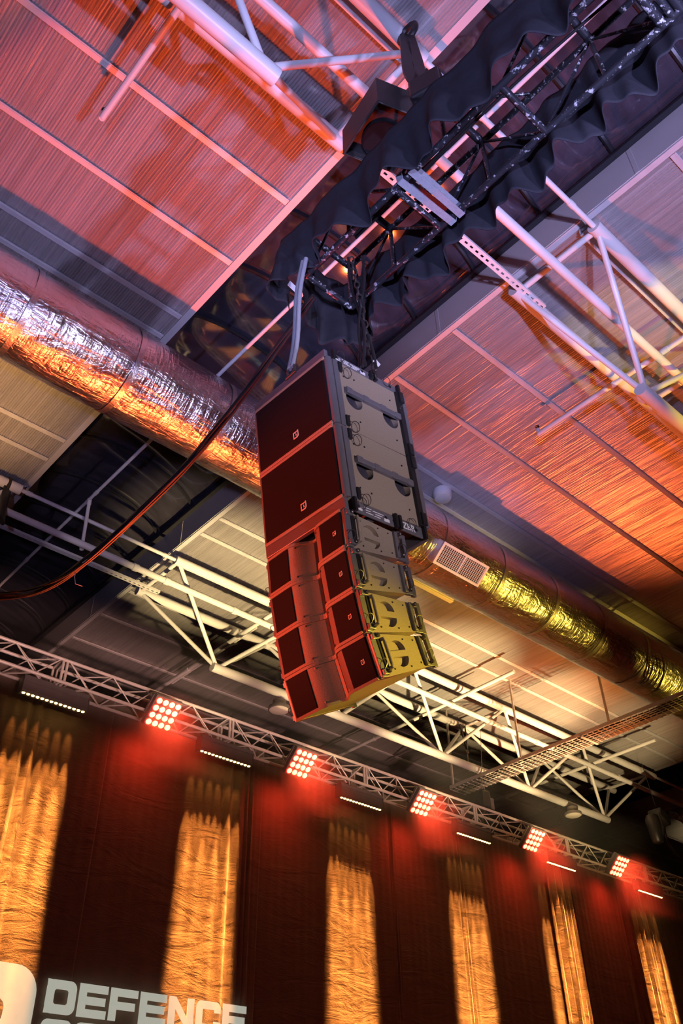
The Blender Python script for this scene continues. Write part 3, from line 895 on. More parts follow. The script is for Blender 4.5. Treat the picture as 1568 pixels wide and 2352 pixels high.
def make_kara():
    t = thing('line_array_speaker', '', 'speaker', (0, 0, 0), group='small line array boxes under the subwoofers')
    dv = (KHF - KHR) / 2
    # plan profile of the front: two flat wings and a V waveguide between them
    prof = []
    for i in range(13):                              # left wing to the centre slot
        f = i / 12.0
        if f < 0.001: prof.append((-KW / 2 + 0.03, 0.0))
    us = [0.0, 0.05, 0.1]
    left = [(-KW / 2 + 0.012, 0.0), (-0.150, 0.0), (-0.130, 0.003), (-0.110, 0.010), (-0.092, 0.021), (-0.075, 0.036), (-0.055, 0.057), (-0.035, 0.078), (-0.016, 0.093), (0.0, 0.098)]
    plan = left + [(-a, b) for a, b in reversed(left[:-1])]
    mb = MB()
    n = len(plan)

    def zt(y): return -dv * y / KD
    def zb(y): return -KHF + dv * y / KD
    top = [(a, b, zt(b) - 0.004) for a, b in plan] + [(KW / 2 - 0.04, KD, -dv - 0.004), (-KW / 2 + 0.04, KD, -dv - 0.004)]
    bot = [(a, b, zb(b) + 0.004) for a, b in plan] + [(KW / 2 - 0.04, KD, -KHF + dv + 0.004), (-KW / 2 + 0.04, KD, -KHF + dv + 0.004)]
    m = len(top)
    fs = [(k, (k + 1) % m, m + (k + 1) % m, m + k) for k in range(m)]
    # top and bottom caps as strips from the front profile to the rear edge
    vs = top + bot
    mb.add(vs, fs)
    for off in (0, m):
        for k in range(n - 1):
            pass
    mb.add(top, [tuple(range(m))]); mb.add(bot, [tuple(range(m))])
    mb.build('cabinet', M_CAB, t)
    # two flat grilles and waveguide panels with screws; the right painted lighter as lit
    for sg in (-1, 1):
        MB().box((sg * (KW / 2 - 0.016 + 0.150) / 2, -0.004, -KHF / 2), (KW / 2 - 0.016 - 0.150, 0.012, KHF - 0.034)).build('grille', M_GRILLE, t, bevel=0.003)
        pts = [(sg * a, b) for a, b in left[1:-1]]
        rows = [[(a - 0 * sg, b - 0.004, z) for a, b in pts] for z in (-0.018, -KHF + 0.018)]
        w = MB().grid(rows).build('waveguide_panel', M_GREYGRILLE if sg < 0 else M_CAB, t, smooth=True)
        for z in (-0.03, -KHF + 0.03):
            MB().lathe([(0.006, 0), (0.006, 0.004)], 10, axis='Y', c=(sg * 0.100, 0.014, z)).build('screw', M_BLACK, w)
    MB().box((0, 0.096, -KHF / 2), (0.022, 0.012, KHF - 0.03)).build('slot', M_BLACK, t)
    # raised lips along the top and bottom edge
    for z in (-0.009, -KHF + 0.009):
        rim = MB()
        pp = [Vector((a, b - 0.008, z)) for a, b in plan]
        rim.ribbon(pp, (0, 0, 0.008), 0.012)
        rim.build('front_lip', M_CAB, t)
    emblem(t, KW / 2 - 0.075, -KHF * 0.52, 0.012, -0.012)
    pw = 0.04
    for sg in (1, -1):
        ol = [(0.0, -KHF + 0.002), (KD, -KHF + dv + 0.002), (KD, -dv - 0.002), (0.0, -0.002)]
        hc = (0.205, -KHF / 2)
        up = []; lo = []
        for k in range(15):
            a = PI * k / 14
            up.append((hc[0] + 0.062 * math.cos(a), hc[1] + 0.018 + 0.058 * math.sin(a)))
            lo.append((hc[0] - 0.062 * math.cos(a) + 0.004, hc[1] - 0.018 - 0.058 * math.sin(a)))
        sp = plate('side_panel', [ol, list(reversed(up)), list(reversed(lo))], pw, M_CAB, t, side_matrix(sg * (KW / 2 - pw / 2), sg))
        MB().box((sg * (KW / 2 - pw - 0.004), 0.20, -KHF / 2), (0.02, 0.15, 0.17)).build('handle_cup', M_HOLE, t)
        for yy, zz in ((0.13, -0.045), (0.27, -0.05), (0.13, -KHF + 0.045), (0.27, -KHF + 0.05), (0.35, -0.06), (0.36, -KHF + 0.065)):
            MB().lathe([(0.005, 0), (0.005, 0.003)], 8, axis='X', c=(sg * KW / 2, yy, zz)).build('screw', M_BLACK, sp)
        # front rigging rail with pull handle
        MB().box((sg * (KW / 2 + 0.004), 0.022, -KHF / 2), (0.022, 0.044, KHF - 0.01)).build('front_rail', M_RAIL, t, bevel=0.003)
        MB().box((sg * (KW / 2 + 0.012), 0.055, -KHF / 2 - 0.005), (0.016, 0.03, KHF * 0.72)).build('rail_slot', M_BLACK, t, bevel=0.003)
        hx = sg * (KW / 2 + 0.036)
        MB().path([(sg * KW / 2, 0.075, -0.045), (hx, 0.078, -0.05), (hx, 0.08, -0.07), (hx, 0.08, -KHF + 0.07), (hx, 0.078, -KHF + 0.05), (sg * KW / 2, 0.075, -KHF + 0.045)], 0.011, 10).build('pull_handle', M_CAB, t, smooth=True)
        for z in (-0.03, -KHF + 0.03):
            MB().box((sg * (KW / 2 + 0.014), 0.03, z), (0.034, 0.05, 0.03)).build('rigging_lug', M_RAIL, t, bevel=0.003)
            MB().lathe([(0.011, -0.014), (0.011, 0.016), (0.007, 0.02)], 12, axis='X', c=(sg * (KW / 2 + 0.028), 0.04, z)).build('quick_pin', M_STEELCHAIN, t, smooth=True)
        MB().torus((sg * (KW / 2 + 0.03), 0.02, -KHF + 0.07), 0.03, 0.0022, (0, 1, 0.2), (sg * 0.5, 0, 1), 18, 5).build('pin_lanyard', M_STEELCHAIN, t, smooth=True)
        MB().torus((sg * (KW / 2 + 0.02), KD + 0.02, -KHF * 0.62), 0.035, 0.0022, (0, 1, 0.2), (sg * 0.3, 0, 1), 18, 5).build('pin_lanyard', M_STEELCHAIN, t, smooth=True)
        # rear rigging rail and the stand-off arm behind it
        MB().box((sg * (KW / 2 + 0.006), KD - 0.012, -KHF / 2), (0.024, 0.026, KHR - 0.01)).build('rear_rail', M_RAIL, t, bevel=0.003)
        arm = MB()
        arm.box((sg * (KW / 2 - 0.01), KD + 0.068, -KHF / 2), (0.022, 0.03, KHR + 0.01))
        arm.box((sg * (KW / 2 - 0.01), KD + 0.03, -dv - 0.012), (0.022, 0.07, 0.022))
        arm.box((sg * (KW / 2 - 0.01), KD + 0.03, -KHF + dv + 0.012), (0.022, 0.07, 0.022))
        arm.build('rear_arm', M_RAIL, t, bevel=0.003)
        for z in (-dv - 0.02, -KHF + dv + 0.02):
            MB().lathe([(0.010, -0.014), (0.010, 0.016), (0.006, 0.02)], 12, axis='X', c=(sg * (KW / 2 + 0.02), KD + 0.01, z)).build('quick_pin', M_STEELCHAIN, t, smooth=True)
    return t


k0 = make_kara()
names = ['topmost of the four small line array boxes, tucked under the lettered frame',
         'second small line array box from the top of the stack',
         'third small line array box from the top of the stack',
         'lowest small line array box, its pale underside showing at the stack bottom']
P = K_P.copy()
for i, tl in enumerate(K_T):
    o = k0 if i == 0 else copy_tree(k0)
    R = rot3(K_YAW, tl, K_ROLL)
    o.location = P; o.rotation_euler = R.to_euler()
    o['label'] = names[i]
    P = P + R @ Vector((0, 0, -KHF))

# sling, shackle, chain and cables between the truss and the stack
sb = at_z(668, 850, 4.40); st = at_z(697, 600, 5.46)
sl = thing('lifting_sling', 'grey round sling from the black truss down to the top frame', 'sling', sb)
mid = [(st - sb) * f + Vector((0.012 * math.sin(f * 7), 0, 0)) for f in [i / 12 for i in range(13)]]
for dx in (-0.017, 0.017):
    MB().path([p + Vector((0, dx, 0.02)) for p in mid], 0.017, 10).build('sling_leg', M_SLING, sl, smooth=True)
MB().torus((0, 0, 0.0), 0.035, 0.009, (0, 1, 0), (0, 0, 1), 20, 8, 1.0, 1.4).build('shackle', M_STEELCHAIN, sl, smooth=True)
MB().tube((0, -0.05, -0.05), (0, 0.05, -0.05), 0.01, 10).build('shackle_pin', M_STEELCHAIN, sl, smooth=True)
MB().box((0.02, 0.02, (st - sb).z - 0.14), (0.10, 0.003, 0.07), Matrix.Rotation(0.3, 3, 'Y')).build('sling_tag', M_LABEL, sl)

cb = at_z(864, 868, 4.36); ct = at_z(806, 590, 5.55)
ch = thing('lifting_chain', 'steel lifting chain with a small tag at the right rear of the stack top', 'chain', cb)
nl = 18
dirc = (ct - cb).normalized(); Lc = (ct - cb).length
sideA = dirc.cross(Vector((1, 0.6, 0))).normalized(); sideB = dirc.cross(sideA)
for k in range(nl):
    c = dirc * (Lc * (k + 0.5) / nl)
    MB().torus(c, 0.0175, 0.0062, dirc, sideA if k % 2 else sideB, 16, 7, 2.05, 1.0).build('chain_link', M_STEELCHAIN, ch, smooth=True)
MB().box(dirc * 0.13 + Vector((0.012, -0.02, 0)), (0.055, 0.004, 0.045), Matrix.Rotation(0.5, 3, 'Y')).build('chain_tag', M_LABEL, ch)

g = 'black speaker cables dropping from the truss'
tops = [(800, 592), (810, 588), (822, 585), (830, 592)]
bots = [(833, 842), (840, 850), (846, 846), (858, 852)]
for i, (a, b) in enumerate(zip(tops, bots)):
    p = at_z(*a, 5.62); q = at_z(*b, 4.40 + 0.01 * i)
    pts = []
    for k in range(17):
        f = k / 16
        v = p.lerp(q, f) + Vector((0.035 * math.sin(PI * f + i), 0.03 * math.sin(2 * PI * f + i * 1.7), 0))
        pts.append(v)
    o = MB().path(pts, 0.011, 8).build('speaker_cable', M_CABLE, None, smooth=True)
    tag(o, 'black speaker cable hanging in the bunch of four between truss and stack', 'cable', g)

for k in range(4):
    pts = []
    for i in range(41):
        f = i / 40; y = TYE - 0.25 - f * 4.2
        pts.append((TXL + 0.20 + 0.035 * k + 0.03 * math.sin(5 * f + 1.3 * k), y, TZT - 0.045 + 0.02 * math.sin(13 * f + k)))
    o = MB().path(pts, 0.011, 8).build('truss_cable', M_CABLE, None, smooth=True)
    tag(o, 'black cable laid lengthwise inside the top of the black truss', 'cable', 'black cables laid along the truss')
# heavy cable bundle sagging to the left
bp = [((720, 680), 6.55), ((690, 722), 6.62), ((640, 792), 6.75), ((580, 878), 6.9), ((520, 958), 7.05), ((430, 1068), 7.3), ((350, 1150), 7.55), ((270, 1226), 7.8), ((200, 1288), 8.05), ((140, 1332), 8.3), ((80, 1360), 8.5), ((30, 1368), 8.7), ((-40, 1372), 9.0)]
base = []
for (pp, d) in bp:
    base.append(ray(*pp).normalized() * d)


def smooth_path(P_, n):
    out = []
    m = len(P_) - 1
    for i in range(n + 1):
        f = m * i / n; k = min(int(f), m - 1); u = f - k
        p0 = P_[max(k - 1, 0)]; p1 = P_[k]; p2 = P_[k + 1]; p3 = P_[min(k + 2, m)]
        out.append(0.5 * ((2 * p1) + (p2 - p0) * u + (2 * p0 - 5 * p1 + 4 * p2 - p3) * u * u + (3 * p1 - p0 - 3 * p2 + p3) * u ** 3))
    return out


sp_ = smooth_path(base, 120)
cbn = thing('cable_bundle', 'thick bundle of dark cables sagging from the truss end to the left edge', 'cable', base[0])
random.seed(4)
for k in range(8):
    ph = 2 * PI * k / 8; pts = []
    for i, p in enumerate(sp_):
        f = i / 120
        t_ = (sp_[min(i + 1, 120)] - sp_[max(i - 1, 0)]).normalized()
        a = t_.cross(Vector((0, 0, 1))).normalized(); b = t_.cross(a)
        rr = 0.014 + 0.018 * f + 0.006 * math.sin(9 * f + k)
        tw = ph + 5 * f + 0.5 * math.sin(14 * f + 2 * k)
        pts.append(p - base[0] + a * rr * math.cos(tw) + b * rr * math.sin(tw))
    MB().path(pts, 0.0105, 7).build('cable_strand', M_CABLE, cbn, smooth=True)
w0 = sp_[84] - base[0]
MB().path([w0, w0 + Vector((0.01, 0.03, -0.06)), w0 + Vector((0.04, 0.05, -0.11)), w0 + Vector((0.10, 0.03, -0.12))], 0.004, 6).build('tie_tail', M_LABEL, cbn, smooth=True)

# ------------------------------------------------------------------ things near the top of the truss
# wedge loudspeaker hung left of the truss: opening faces the camera
c_ = [at_z(790, 352, 7.0), at_z(868, 232, 7.0), at_z(960, 262, 7.0), at_z(905, 395, 7.0)]
wl = thing('wedge_loudspeaker', 'dark box loudspeaker hung between white truss and black drape', 'speaker', c_[0])
ex = (c_[1] - c_[0]); ey = (c_[3] - c_[0])
A_ = Vector((0, 0, 0)); nrm_ = ex.cross(ey).normalized()
if nrm_.z < 0: nrm_ = -nrm_
B_ = ex; Cc = ex + ey; Dd = ey
hgt = nrm_ * 0.38
shell = MB()
shell.add([A_, B_, Cc, Dd, A_ + hgt, B_ + hgt, Cc + hgt, Dd + hgt], [(4, 5, 6, 7), (0, 1, 5, 4), (1, 2, 6, 5), (2, 3, 7, 6), (3, 0, 4, 7)])
shell.build('cabinet', M_BOXPAINT, wl, solid=0.02)
inner = hgt * 0.22
MB().add([A_ + inner, B_ + inner, Cc + inner, Dd + inner], [(0, 1, 2, 3)]).build('baffle', M_BLACK, wl)
cx = (A_ + Cc) * 0.5 + inner * 0.9
Rw = Matrix((ex.normalized(), nrm_.cross(ex.normalized()), nrm_)).transposed()
MB().lathe([(0.17, -0.01), (0.165, -0.02), (0.14, 0.0), (0.06, 0.02), (0.0, 0.0)], 36, c=cx - ex * 0.13, R=Rw).build('cone', M_GRILLE, wl, smooth=True)
MB().path([A_, B_, Cc, Dd], 0.016, 8, closed=True).build('front_rim', M_BOXPAINT, wl)
arm_end = Vector((TXL, min(max(c_[2].y, TYS), TYE), TZT)) - c_[0]
MB().tube(Cc + hgt * 0.5, arm_end, 0.014, 8).build('mounting_arm', M_FIX, wl)
MB().tube(Dd + hgt * 0.5, arm_end + Vector((0, 0.25, 0)), 0.014, 8).build('mounting_arm', M_FIX, wl)
# black sling wrapped over the chord end
s0 = at_z(934, 82, 8.55); s1 = at_z(957, 196, 7.0)
# small loudspeaker with a carry handle
q0 = at_z(968, 236, 6.6)
sm = thing('small_loudspeaker', 'small black loudspeaker with pale carry handle under a black sling', 'speaker', q0)
MB().box((0.02, -0.06, 0.14), (0.16, 0.26, 0.26), Matrix.Rotation(0.3, 3, 'Z')).build('cabinet', M_BLACK, sm, bevel=0.02)
MB().tube((0.02, -0.06, 0.26), s1 - q0, 0.012, 8).build('hanging_bracket', M_FIX, sm)
MB().box((0.02, -0.06, -0.016), (0.035, 0.15, 0.016), Matrix.Rotation(0.3, 3, 'Z')).build('handle', M_LABEL, sm, bevel=0.006)
bs = thing('black_sling', 'black sling looped over the white truss chord end at top', 'sling', s1)
axis_ = (s0 - s1).normalized(); wid = axis_.cross(FWD).normalized()
for dx in (-0.035, 0.035):
    pts = [Vector((0, 0, 0)), (s0 - s1) * 0.25 + wid * dx * 1.3, (s0 - s1) * 0.7 + wid * dx, (s0 - s1) + wid * dx * 0.6]
    MB().ribbon(smooth_path(pts, 16), wid * 0.045, 0.03).build('sling_leg', M_CABLE, bs, smooth=True)
MB().torus((s0 - s1) + Vector((0.02, 0, 0.08)), 0.10, 0.03, (0, 1, 0), (0, 0, 1), 20, 8).build('wrap', M_CABLE, bs, smooth=True)
MB().torus((0, 0, -0.06), 0.04, 0.011, (1, 0.3, 0), (0, 0, 1), 18, 8).build('shackle', M_STEELCHAIN, bs, smooth=True)

# ------------------------------------------------------------------ front lighting truss
FY, FYB, FZT, FZB = 10.80, 11.12, 6.335, 5.995
SEC = 2.91; SX0 = 4.56 - 2 * SEC


def make_section():
    t = thing('truss_section', '', 'truss', (0, 0, 0), group='aluminium lighting truss sections')
    dz = FZT - FZB; dy = FYB - FY
    for y in (0, dy):
        for z in (0, dz):
            MB().tube((0.0, y, z), (SEC, y, z), 0.025, 12).build('chord', M_ALU, t, smooth=True)
    for x in (0.03, SEC - 0.03):
        for y in (0, dy):
            MB().tube((x, y, 0), (x, y, dz), 0.02, 8).build('end_post', M_ALU, t, smooth=True)
        for z in (0, dz):
            MB().tube((x, 0, z), (x, dy, z), 0.02, 8).build('end_bar', M_ALU, t, smooth=True)
    n = 8; st_ = (SEC - 0.12) / n
    for k in range(n):
        xa = 0.06 + k * st_; xb = xa + st_
        za, zb = (dz, 0) if k % 2 == 0 else (0, dz)
        MB().tube((xa, 0, za), (xb, 0, zb), 0.0105, 8).build('brace', M_ALU, t, smooth=True)
        MB().tube((xa, dy, zb), (xb, dy, za), 0.0105, 8).build('brace', M_ALU, t, smooth=True)
        ya, yb = (0, dy) if k % 2 == 0 else (dy, 0)
        MB().tube((xa, ya, dz), (xb, yb, dz), 0.0105, 8).build('brace', M_ALU, t, smooth=True)
        MB().tube((xa, yb, 0), (xb, ya, 0), 0.0105, 8).build('brace', M_ALU, t, smooth=True)
    return t


sec0 = make_section()
labs = ['aluminium lighting truss section entering at the left edge',
        'aluminium lighting truss section left of the first red panel light', 'aluminium lighting truss section carrying the leftmost red panel light',
        'aluminium lighting truss section carrying the second red panel light from left', 'aluminium lighting truss section carrying the middle red panel light',
        'aluminium lighting truss section carrying the fourth red panel light from left', 'aluminium lighting truss section carrying the rightmost red panel light',
        'aluminium lighting truss section leaving at the right edge', ]
for i in range(1, 8):
    o = sec0 if i == 1 else copy_tree(sec0)
    o.location = (SX0 + SEC * i, FY, FZB)
    o['label'] = labs[i]


def make_bar():
    """LED wash bar hung under the truss; lens row at the bottom edge"""
    L = 0.99
    t = thing('bar_light', '', 'stage light', (0, 0, 0), group='amber bar lights along the lighting truss')
    body = [(-0.055, 0.0), (0.055, 0.0), (0.075, 0.03), (0.075, 0.15), (0.06, 0.16), (0.06, 0.18), (0.075, 0.19), (0.07, 0.25), (-0.07, 0.25), (-0.075, 0.19), (-0.06, 0.18), (-0.06, 0.16), (-0.075, 0.15), (-0.075, 0.03)]
    MB().prism(body, (0, 0, 0), (0, 1, 0), (0, 0, 1), (L, 0, 0)).build('housing', M_FIX, t)
    for k in range(14):
        x = 0.045 + k * (L - 0.09) / 13
        MB().lathe([(0.020, -0.012), (0.024, 0.004)], 14, c=(x, -0.03, 0.0)).build('led_lens', M_BARLED, t, smooth=True)
    for x in (0.2, L - 0.2):
        b = MB().box((x, 0, 0.27), (0.05, 0.06, 0.05)).build('clamp', M_BLACK, t, bevel=0.006)
    for x in (0.0, L):
        MB().box((x, 0, 0.11), (0.012, 0.17, 0.2)).build('end_plate', M_FIX, t, bevel=0.004)
    return t


BY = 10.95
bpix = [(47, 1588), (458, 1723), (780, 1830), (1048, 1912), (1255, 1979), (1465, 2044)]
bx = [at_y(*p, BY).x for p in bpix]
bl_ = ['leftmost amber bar light, at the left edge under the truss', 'second amber bar light from the left, left of the second red panel', 'third amber bar light from the left, under the stack bottom',
       'fourth amber bar light from the left, below the mesh cable tray end', 'fifth amber bar light from the left, right of the fourth red panel', 'rightmost amber bar light near the right edge']
bar0 = make_bar()
for i, x in enumerate(bx):
    o = bar0 if i == 0 else copy_tree(bar0)
    bz = at_y(*bpix[i], BY).z
    o.location = (x, BY + 0.03, bz)
    o['label'] = bl_[i]
    # the light of this bar: rows of narrow, tall beams grazing the curtain
    for k in range(8):
        l = spot('bar_beam', (x + 0.06 + 0.125 * k, BY, bz - 0.02), (x, BY + 1, bz - 1), 380, AMBER, 12, 0.4, 0.03)
        l.rotation_euler = (math.radians(12.5), 0, 0)
        l.scale = (math.tan(math.radians(4.5)) / math.tan(math.radians(6)), 1, 1)
    for k in range(4):
        lx = x + 0.13 + 0.245 * k
        for tilt, half, pw, bl2, hx in ((8, 5.5, 2500, 0.9, 5.2), (4.2, 4.5, 10500, 1.0, 4.0)):
            l = spot('bar_beam', (lx, BY, bz - 0.02), (lx, BY + 1, bz - 1), pw, AMBER, 2 * half, bl2, 0.03)
            l.rotation_euler = (math.radians(tilt), 0, 0)
            l.scale = (math.tan(math.radians(hx)) / math.tan(math.radians(half)), 1, 1)
    for k in range(6):
        l = spot('bar_spill', (x + 0.08 + 0.167 * k, BY, bz - 0.02), (x, BY + 1, bz - 1), 9, AMBER, 34, 0.7, 0.03)
        l.rotation_euler = (math.radians(30), 0, 0)
        l.scale = (0.5, 1, 1)


def make_blinder():
    """4 x 4 cell LED panel, tilted down; local y points out of the back"""
    t = thing('panel_light', '', 'stage light', (0, 0, 0), group='red panel lights along the lighting truss')
    MB().box((0, 0.05, 0), (0.46, 0.09, 0.48)).build('housing', M_FIX, t, bevel=0.01)
    for i in range(4):
        for j in range(4):
            x = -0.16 + i * 0.107; z = -0.17 + j * 0.113
            c = MB().lathe([(0.042, 0.0), (0.042, 0.012), (0.034, 0.018)], 20, axis='Y', c=(x, 0.0, z)).build('led_cell', M_CELL, t, smooth=True)
            MB().lathe([(0.0535, -0.002), (0.0535, 0.006), (0.043, 0.007)], 20, axis='Y', c=(x, 0.0, z)).build('cell_glow_rim', M_CELLGLOW, c, smooth=True)
    for sg in (-1, 1):
        MB().box((sg * 0.245, 0.09, 0.06), (0.012, 0.04, 0.30)).build('yoke_arm', M_FIX, t, bevel=0.003)
    MB().box((0, 0.10, 0.22), (0.48, 0.04, 0.012)).build('yoke_bar', M_FIX, t, bevel=0.003)
    ri = Matrix.Rotation(-math.radians(46), 3, 'X')
    MB().tube(ri @ Vector((0, 0.05, 0.07)), ri @ Vector((0, 0.20, 0.075)), 0.022, 10).build('clamp_arm', M_BLACK, t, smooth=True)
    MB().tube(ri @ Vector((-0.03, 0.20, 0.075)), ri @ Vector((0.03, 0.20, 0.075)), 0.036, 14).build('clamp', M_BLACK, t, smooth=True)
    return t


bpx = [(375, 1640), (693, 1754), (972, 1845), (1226, 1930), (1422, 1990)]
bll = ['leftmost red sixteen cell panel light on the lighting truss', 'second red panel light from the left, below the loudspeaker stack', 'middle red panel light, left of the mesh cable tray end',
       'fourth red panel light from the left, under the far truss end', 'rightmost and smallest looking red panel light']
bd0 = make_blinder()
TB = math.radians(46)
for i, pp in enumerate(bpx):
    o = bd0 if i == 0 else copy_tree(bd0)
    loc = at_y(*pp, 10.60)
    o.location = loc
    o.rotation_euler = (TB, 0, 0)
    o['label'] = bll[i]
    out = Vector((0, -math.cos(TB), -math.sin(TB)))
    l = area('panel_beam', loc + out * 0.06, loc + out * 3 + Vector((0, 0, 0)), 120, RED, 0.42, 0.42, 108)
    spot('panel_spill', loc + Vector((0, 0.14, -0.30)), loc + Vector((0, 0.75, -0.9)), 22, RED, 150, 1.0, 0.12)

# thin haze box added before the lighting truss to imitate the red lens halo
hz = bpy.data.materials.new('halo_haze'); hz.use_nodes = True
hn = hz.node_tree.nodes; hn.remove(hn['Principled BSDF'])
vs_ = hn.new('ShaderNodeVolumeScatter'); vs_.inputs['Density'].default_value = 0.055; vs_.inputs['Anisotropy'].default_value = 0.2
hz.node_tree.links.new(vs_.outputs['Volume'], hn['Material Output'].inputs['Volume'])
ho_ = MB().box((12.0, 10.36, 5.9), (24.0, 0.78, 1.9)).build('halo_haze', hz)
tag(ho_, 'thin haze added to give the panel lights their red halo', 'haze'); ho_['kind'] = 'stuff'

# ------------------------------------------------------------------ stage curtains
CY = 11.225
random.seed(11)


def curtain(label, xa, xb, folds, dy=0.0, depth=0.02):
    n = int((xb - xa) / 0.025); zt, zb = 6.2, FLOOR_Z + 0.03; nz = 36
    rows = []
    for j in range(nz + 1):
        f = j / nz; z = zt + (zb - zt) * f
        row = []
        for i in range(n + 1):
            x = xa + (xb - xa) * i / n
            y = CY + dy + 0.03 * noise.noise(Vector((x * 0.8, f * 0.9, dy * 9))) + 0.012 * noise.noise(Vector((x * 4.5, f * 1.6, 3)))
            g1 = (1 - f) ** 3
            y += 0.007 * g1 * math.sin(x * 36 + 2 * noise.noise(Vector((x * 2, 0, 0))))
            for (fx, fw, fd) in folds:
                u = (x - fx - 0.1 * f) / fw
                y += fd * math.exp(-u * u) * math.cos(7 * u)
            row.append((x, y, z))
        rows.append(row)
    o = MB().grid(rows).build('stage_curtain', M_CURTAIN, None, smooth=True, solid=0.004)
    tag(o, label, 'curtain', 'brown stage curtains behind the lighting truss')
    return o


curtain('stage curtain at the left edge with the big round letter shape', -5.0, 5.62, [(4.4, 0.2, 0.03)], -0.03)
curtain('stage curtain carrying the projected lettering, its right hem below the second bar light', 5.60, 8.46, [(7.9, 0.25, 0.03), (8.2, 0.1, 0.02)], 0.0)
curtain('widest stage curtain, between the second and fifth bar lights', 8.40, 16.0, [(11.4, 0.06, 0.02), (13.2, 0.1, 0.02)], 0.05)
curtain('stage curtain with deep folds below the fifth bar light', 15.85, 18.44, [(16.1, 0.16, 0.09), (16.5, 0.12, 0.05), (18.3, 0.1, 0.06)], -0.02)
curtain('rightmost stage curtain, with folds below the rightmost bar light', 18.46, 30.0, [(18.7, 0.14, 0.09), (19.1, 0.2, 0.06), (19.6, 0.1, 0.05)], 0.03)

# ------------------------------------------------------------------ projected lettering on the curtain


def rrect(x0, z0, x1, z1, r, n=6):
    pts = []
    for cx, cz, a0 in ((x1 - r, z1 - r, 0), (x0 + r, z1 - r, 90), (x0 + r, z0 + r, 180), (x1 - r, z0 + r, 270)):
        for k in range(n + 1):
            a = math.radians(a0 + 90 * k / n)
            pts.append((cx + r * math.cos(a), cz + r * math.sin(a)))
    return pts


def letter_shapes(ch, w, h, s):
    if ch == 'D':
        o = rrect(0, 0, w, h, 0.09); o = [(0, 0) if (x < 0.05 and z < 0.05) else (0, h) if (x < 0.05 and z > h - 0.05) else (x, z) for x, z in o]
        return [[o, list(reversed(rrect(s, s * 0.95, w - s, h - s * 0.95, 0.03)))]]
    if ch == 'E':
        m = h / 2; t = s * 0.42
        return [[[(0, 0), (w, 0), (w, s * .85), (s, s * .85), (s, m - t), (w * .94, m - t), (w * .94, m + t), (s, m + t), (s, h - s * .85), (w, h - s * .85), (w, h), (0, h)]]]
    if ch == 'F':
        m = h * 0.47; t = s * 0.42
        return [[[(0, 0), (s, 0), (s, m - t), (w * .92, m - t), (w * .92, m + t), (s, m + t), (s, h - s * .85), (w, h - s * .85), (w, h), (0, h)]]]
    if ch == 'N':
        return [[[(0, 0), (s, 0), (s, h - s * 1.35), (w - s, 0), (w, 0), (w, h), (w - s, h), (w - s, s * 1.35), (s, h), (0, h)]]]
    if ch == 'C':
        o = rrect(0, 0, w, h, 0.08)
        inn = [(w - s * .0, h * .36), (w - s, h * .36), (w - s, s * .9), (s, s * .9), (s, h - s * .9), (w - s, h - s * .9), (w - s, h * .64), (w, h * .64)]
        right_low = [p for p in o if p[1] < h * .36]; right_up = [p for p in o if p[1] > h * .64]
        # walk: up-right corner round the left to the low-right corner, back along the inside
        up = [p for p in o[:7]]; ul = o[7:14]; ll = o[14:21]; lr = o[21:28]
        return [[up + ul + ll + lr + [(w, h * .36), (w - s, h * .36), (w - s, s * .9), (s, s * .9), (s, h - s * .9), (w - s, h - s * .9), (w - s, h * .64), (w, h * .64)]]]
    if ch == 'O':
        return [[rrect(0, 0, w, h, 0.09), list(reversed(rrect(s, s * .9, w - s, h - s * .9, 0.03)))]]
    return []


LTX = at_y(96, 2326, 11.15).x; LTZ = at_y(96, 2326, 11.15).z
LGX = at_y(80, 2300, 11.15).x - 1.30; LGZ = at_y(40, 2214, 11.15).z - 1.50
pw_ = thing('projected_lettering', 'white projected block letters at the bottom of the brown curtain', 'projection', (LTX, 11.15, LTZ))
MP = Matrix(((1, 0, 0, 0), (0, 0, -1, 0), (0, 1, 0, 0), (0, 0, 0, 1)))
lw = 0.398; pitch = 0.4305
for row, (word, z0) in enumerate((('DEFENCE', 0.0), ('CONFE', -0.42))):
    for i, chh in enumerate(word):
        for shp in letter_shapes(chh, lw, 0.365, 0.108):
            m4 = MP.copy(); m4.translation = Vector((i * pitch, -0.02 + (-0.04 if False else 0), z0))
            plate('letter', shp, 0.002, M_LETTER, pw_, m4)
outl = rrect(0, 0, 1.30, 1.50, 0.30, 8)
h1 = list(reversed(rrect(0.26, 0.86, 0.93, 1.13, 0.10)))
h2 = list(reversed(rrect(0.26, 0.20, 0.98, 0.62, 0.10)))
lg = thing('projected_emblem', 'big white rounded projected shape cut by the left edge', 'projection', (LGX, 11.15, LGZ))
plate('ring', [outl, h1, h2], 0.002, M_LETTER, lg, MP)

# ------------------------------------------------------------------ mesh cable tray on rods
TXC = None
pa = at_z(1030, 1812, 7.2); pb = at_z(1568, 1600, 7.2)
txc = (pa.x + pb.x) / 2
ty0, ty1 = 4.0, pa.y
ct_ = thing('cable_tray', 'mesh cable tray climbing to the right edge below the orange roof', 'cable tray', (txc, ty1, 7.2))
wT = 0.50
ly = ty1 - ty0
mm = MB()
nw = int(ly / 0.12)
for k in range(nw + 1):
    y = -k * ly / nw
    mm.path([(0, y, 0.07), (0, y, 0), (wT, y, 0), (wT, y, 0.07)], 0.008, 6)
for k in range(1, 6):
    mm.tube((k * wT / 6, 0, 0), (k * wT / 6, -ly, 0), 0.006, 6)
mm.build('wire_mesh', M_GALV, ct_)
for x in (0, wT):
    MB().box((x, -ly / 2, 0.045), (0.012, ly, 0.07)).build('side_rail', M_GALV, ct_, bevel=0.002)
random.seed(2)
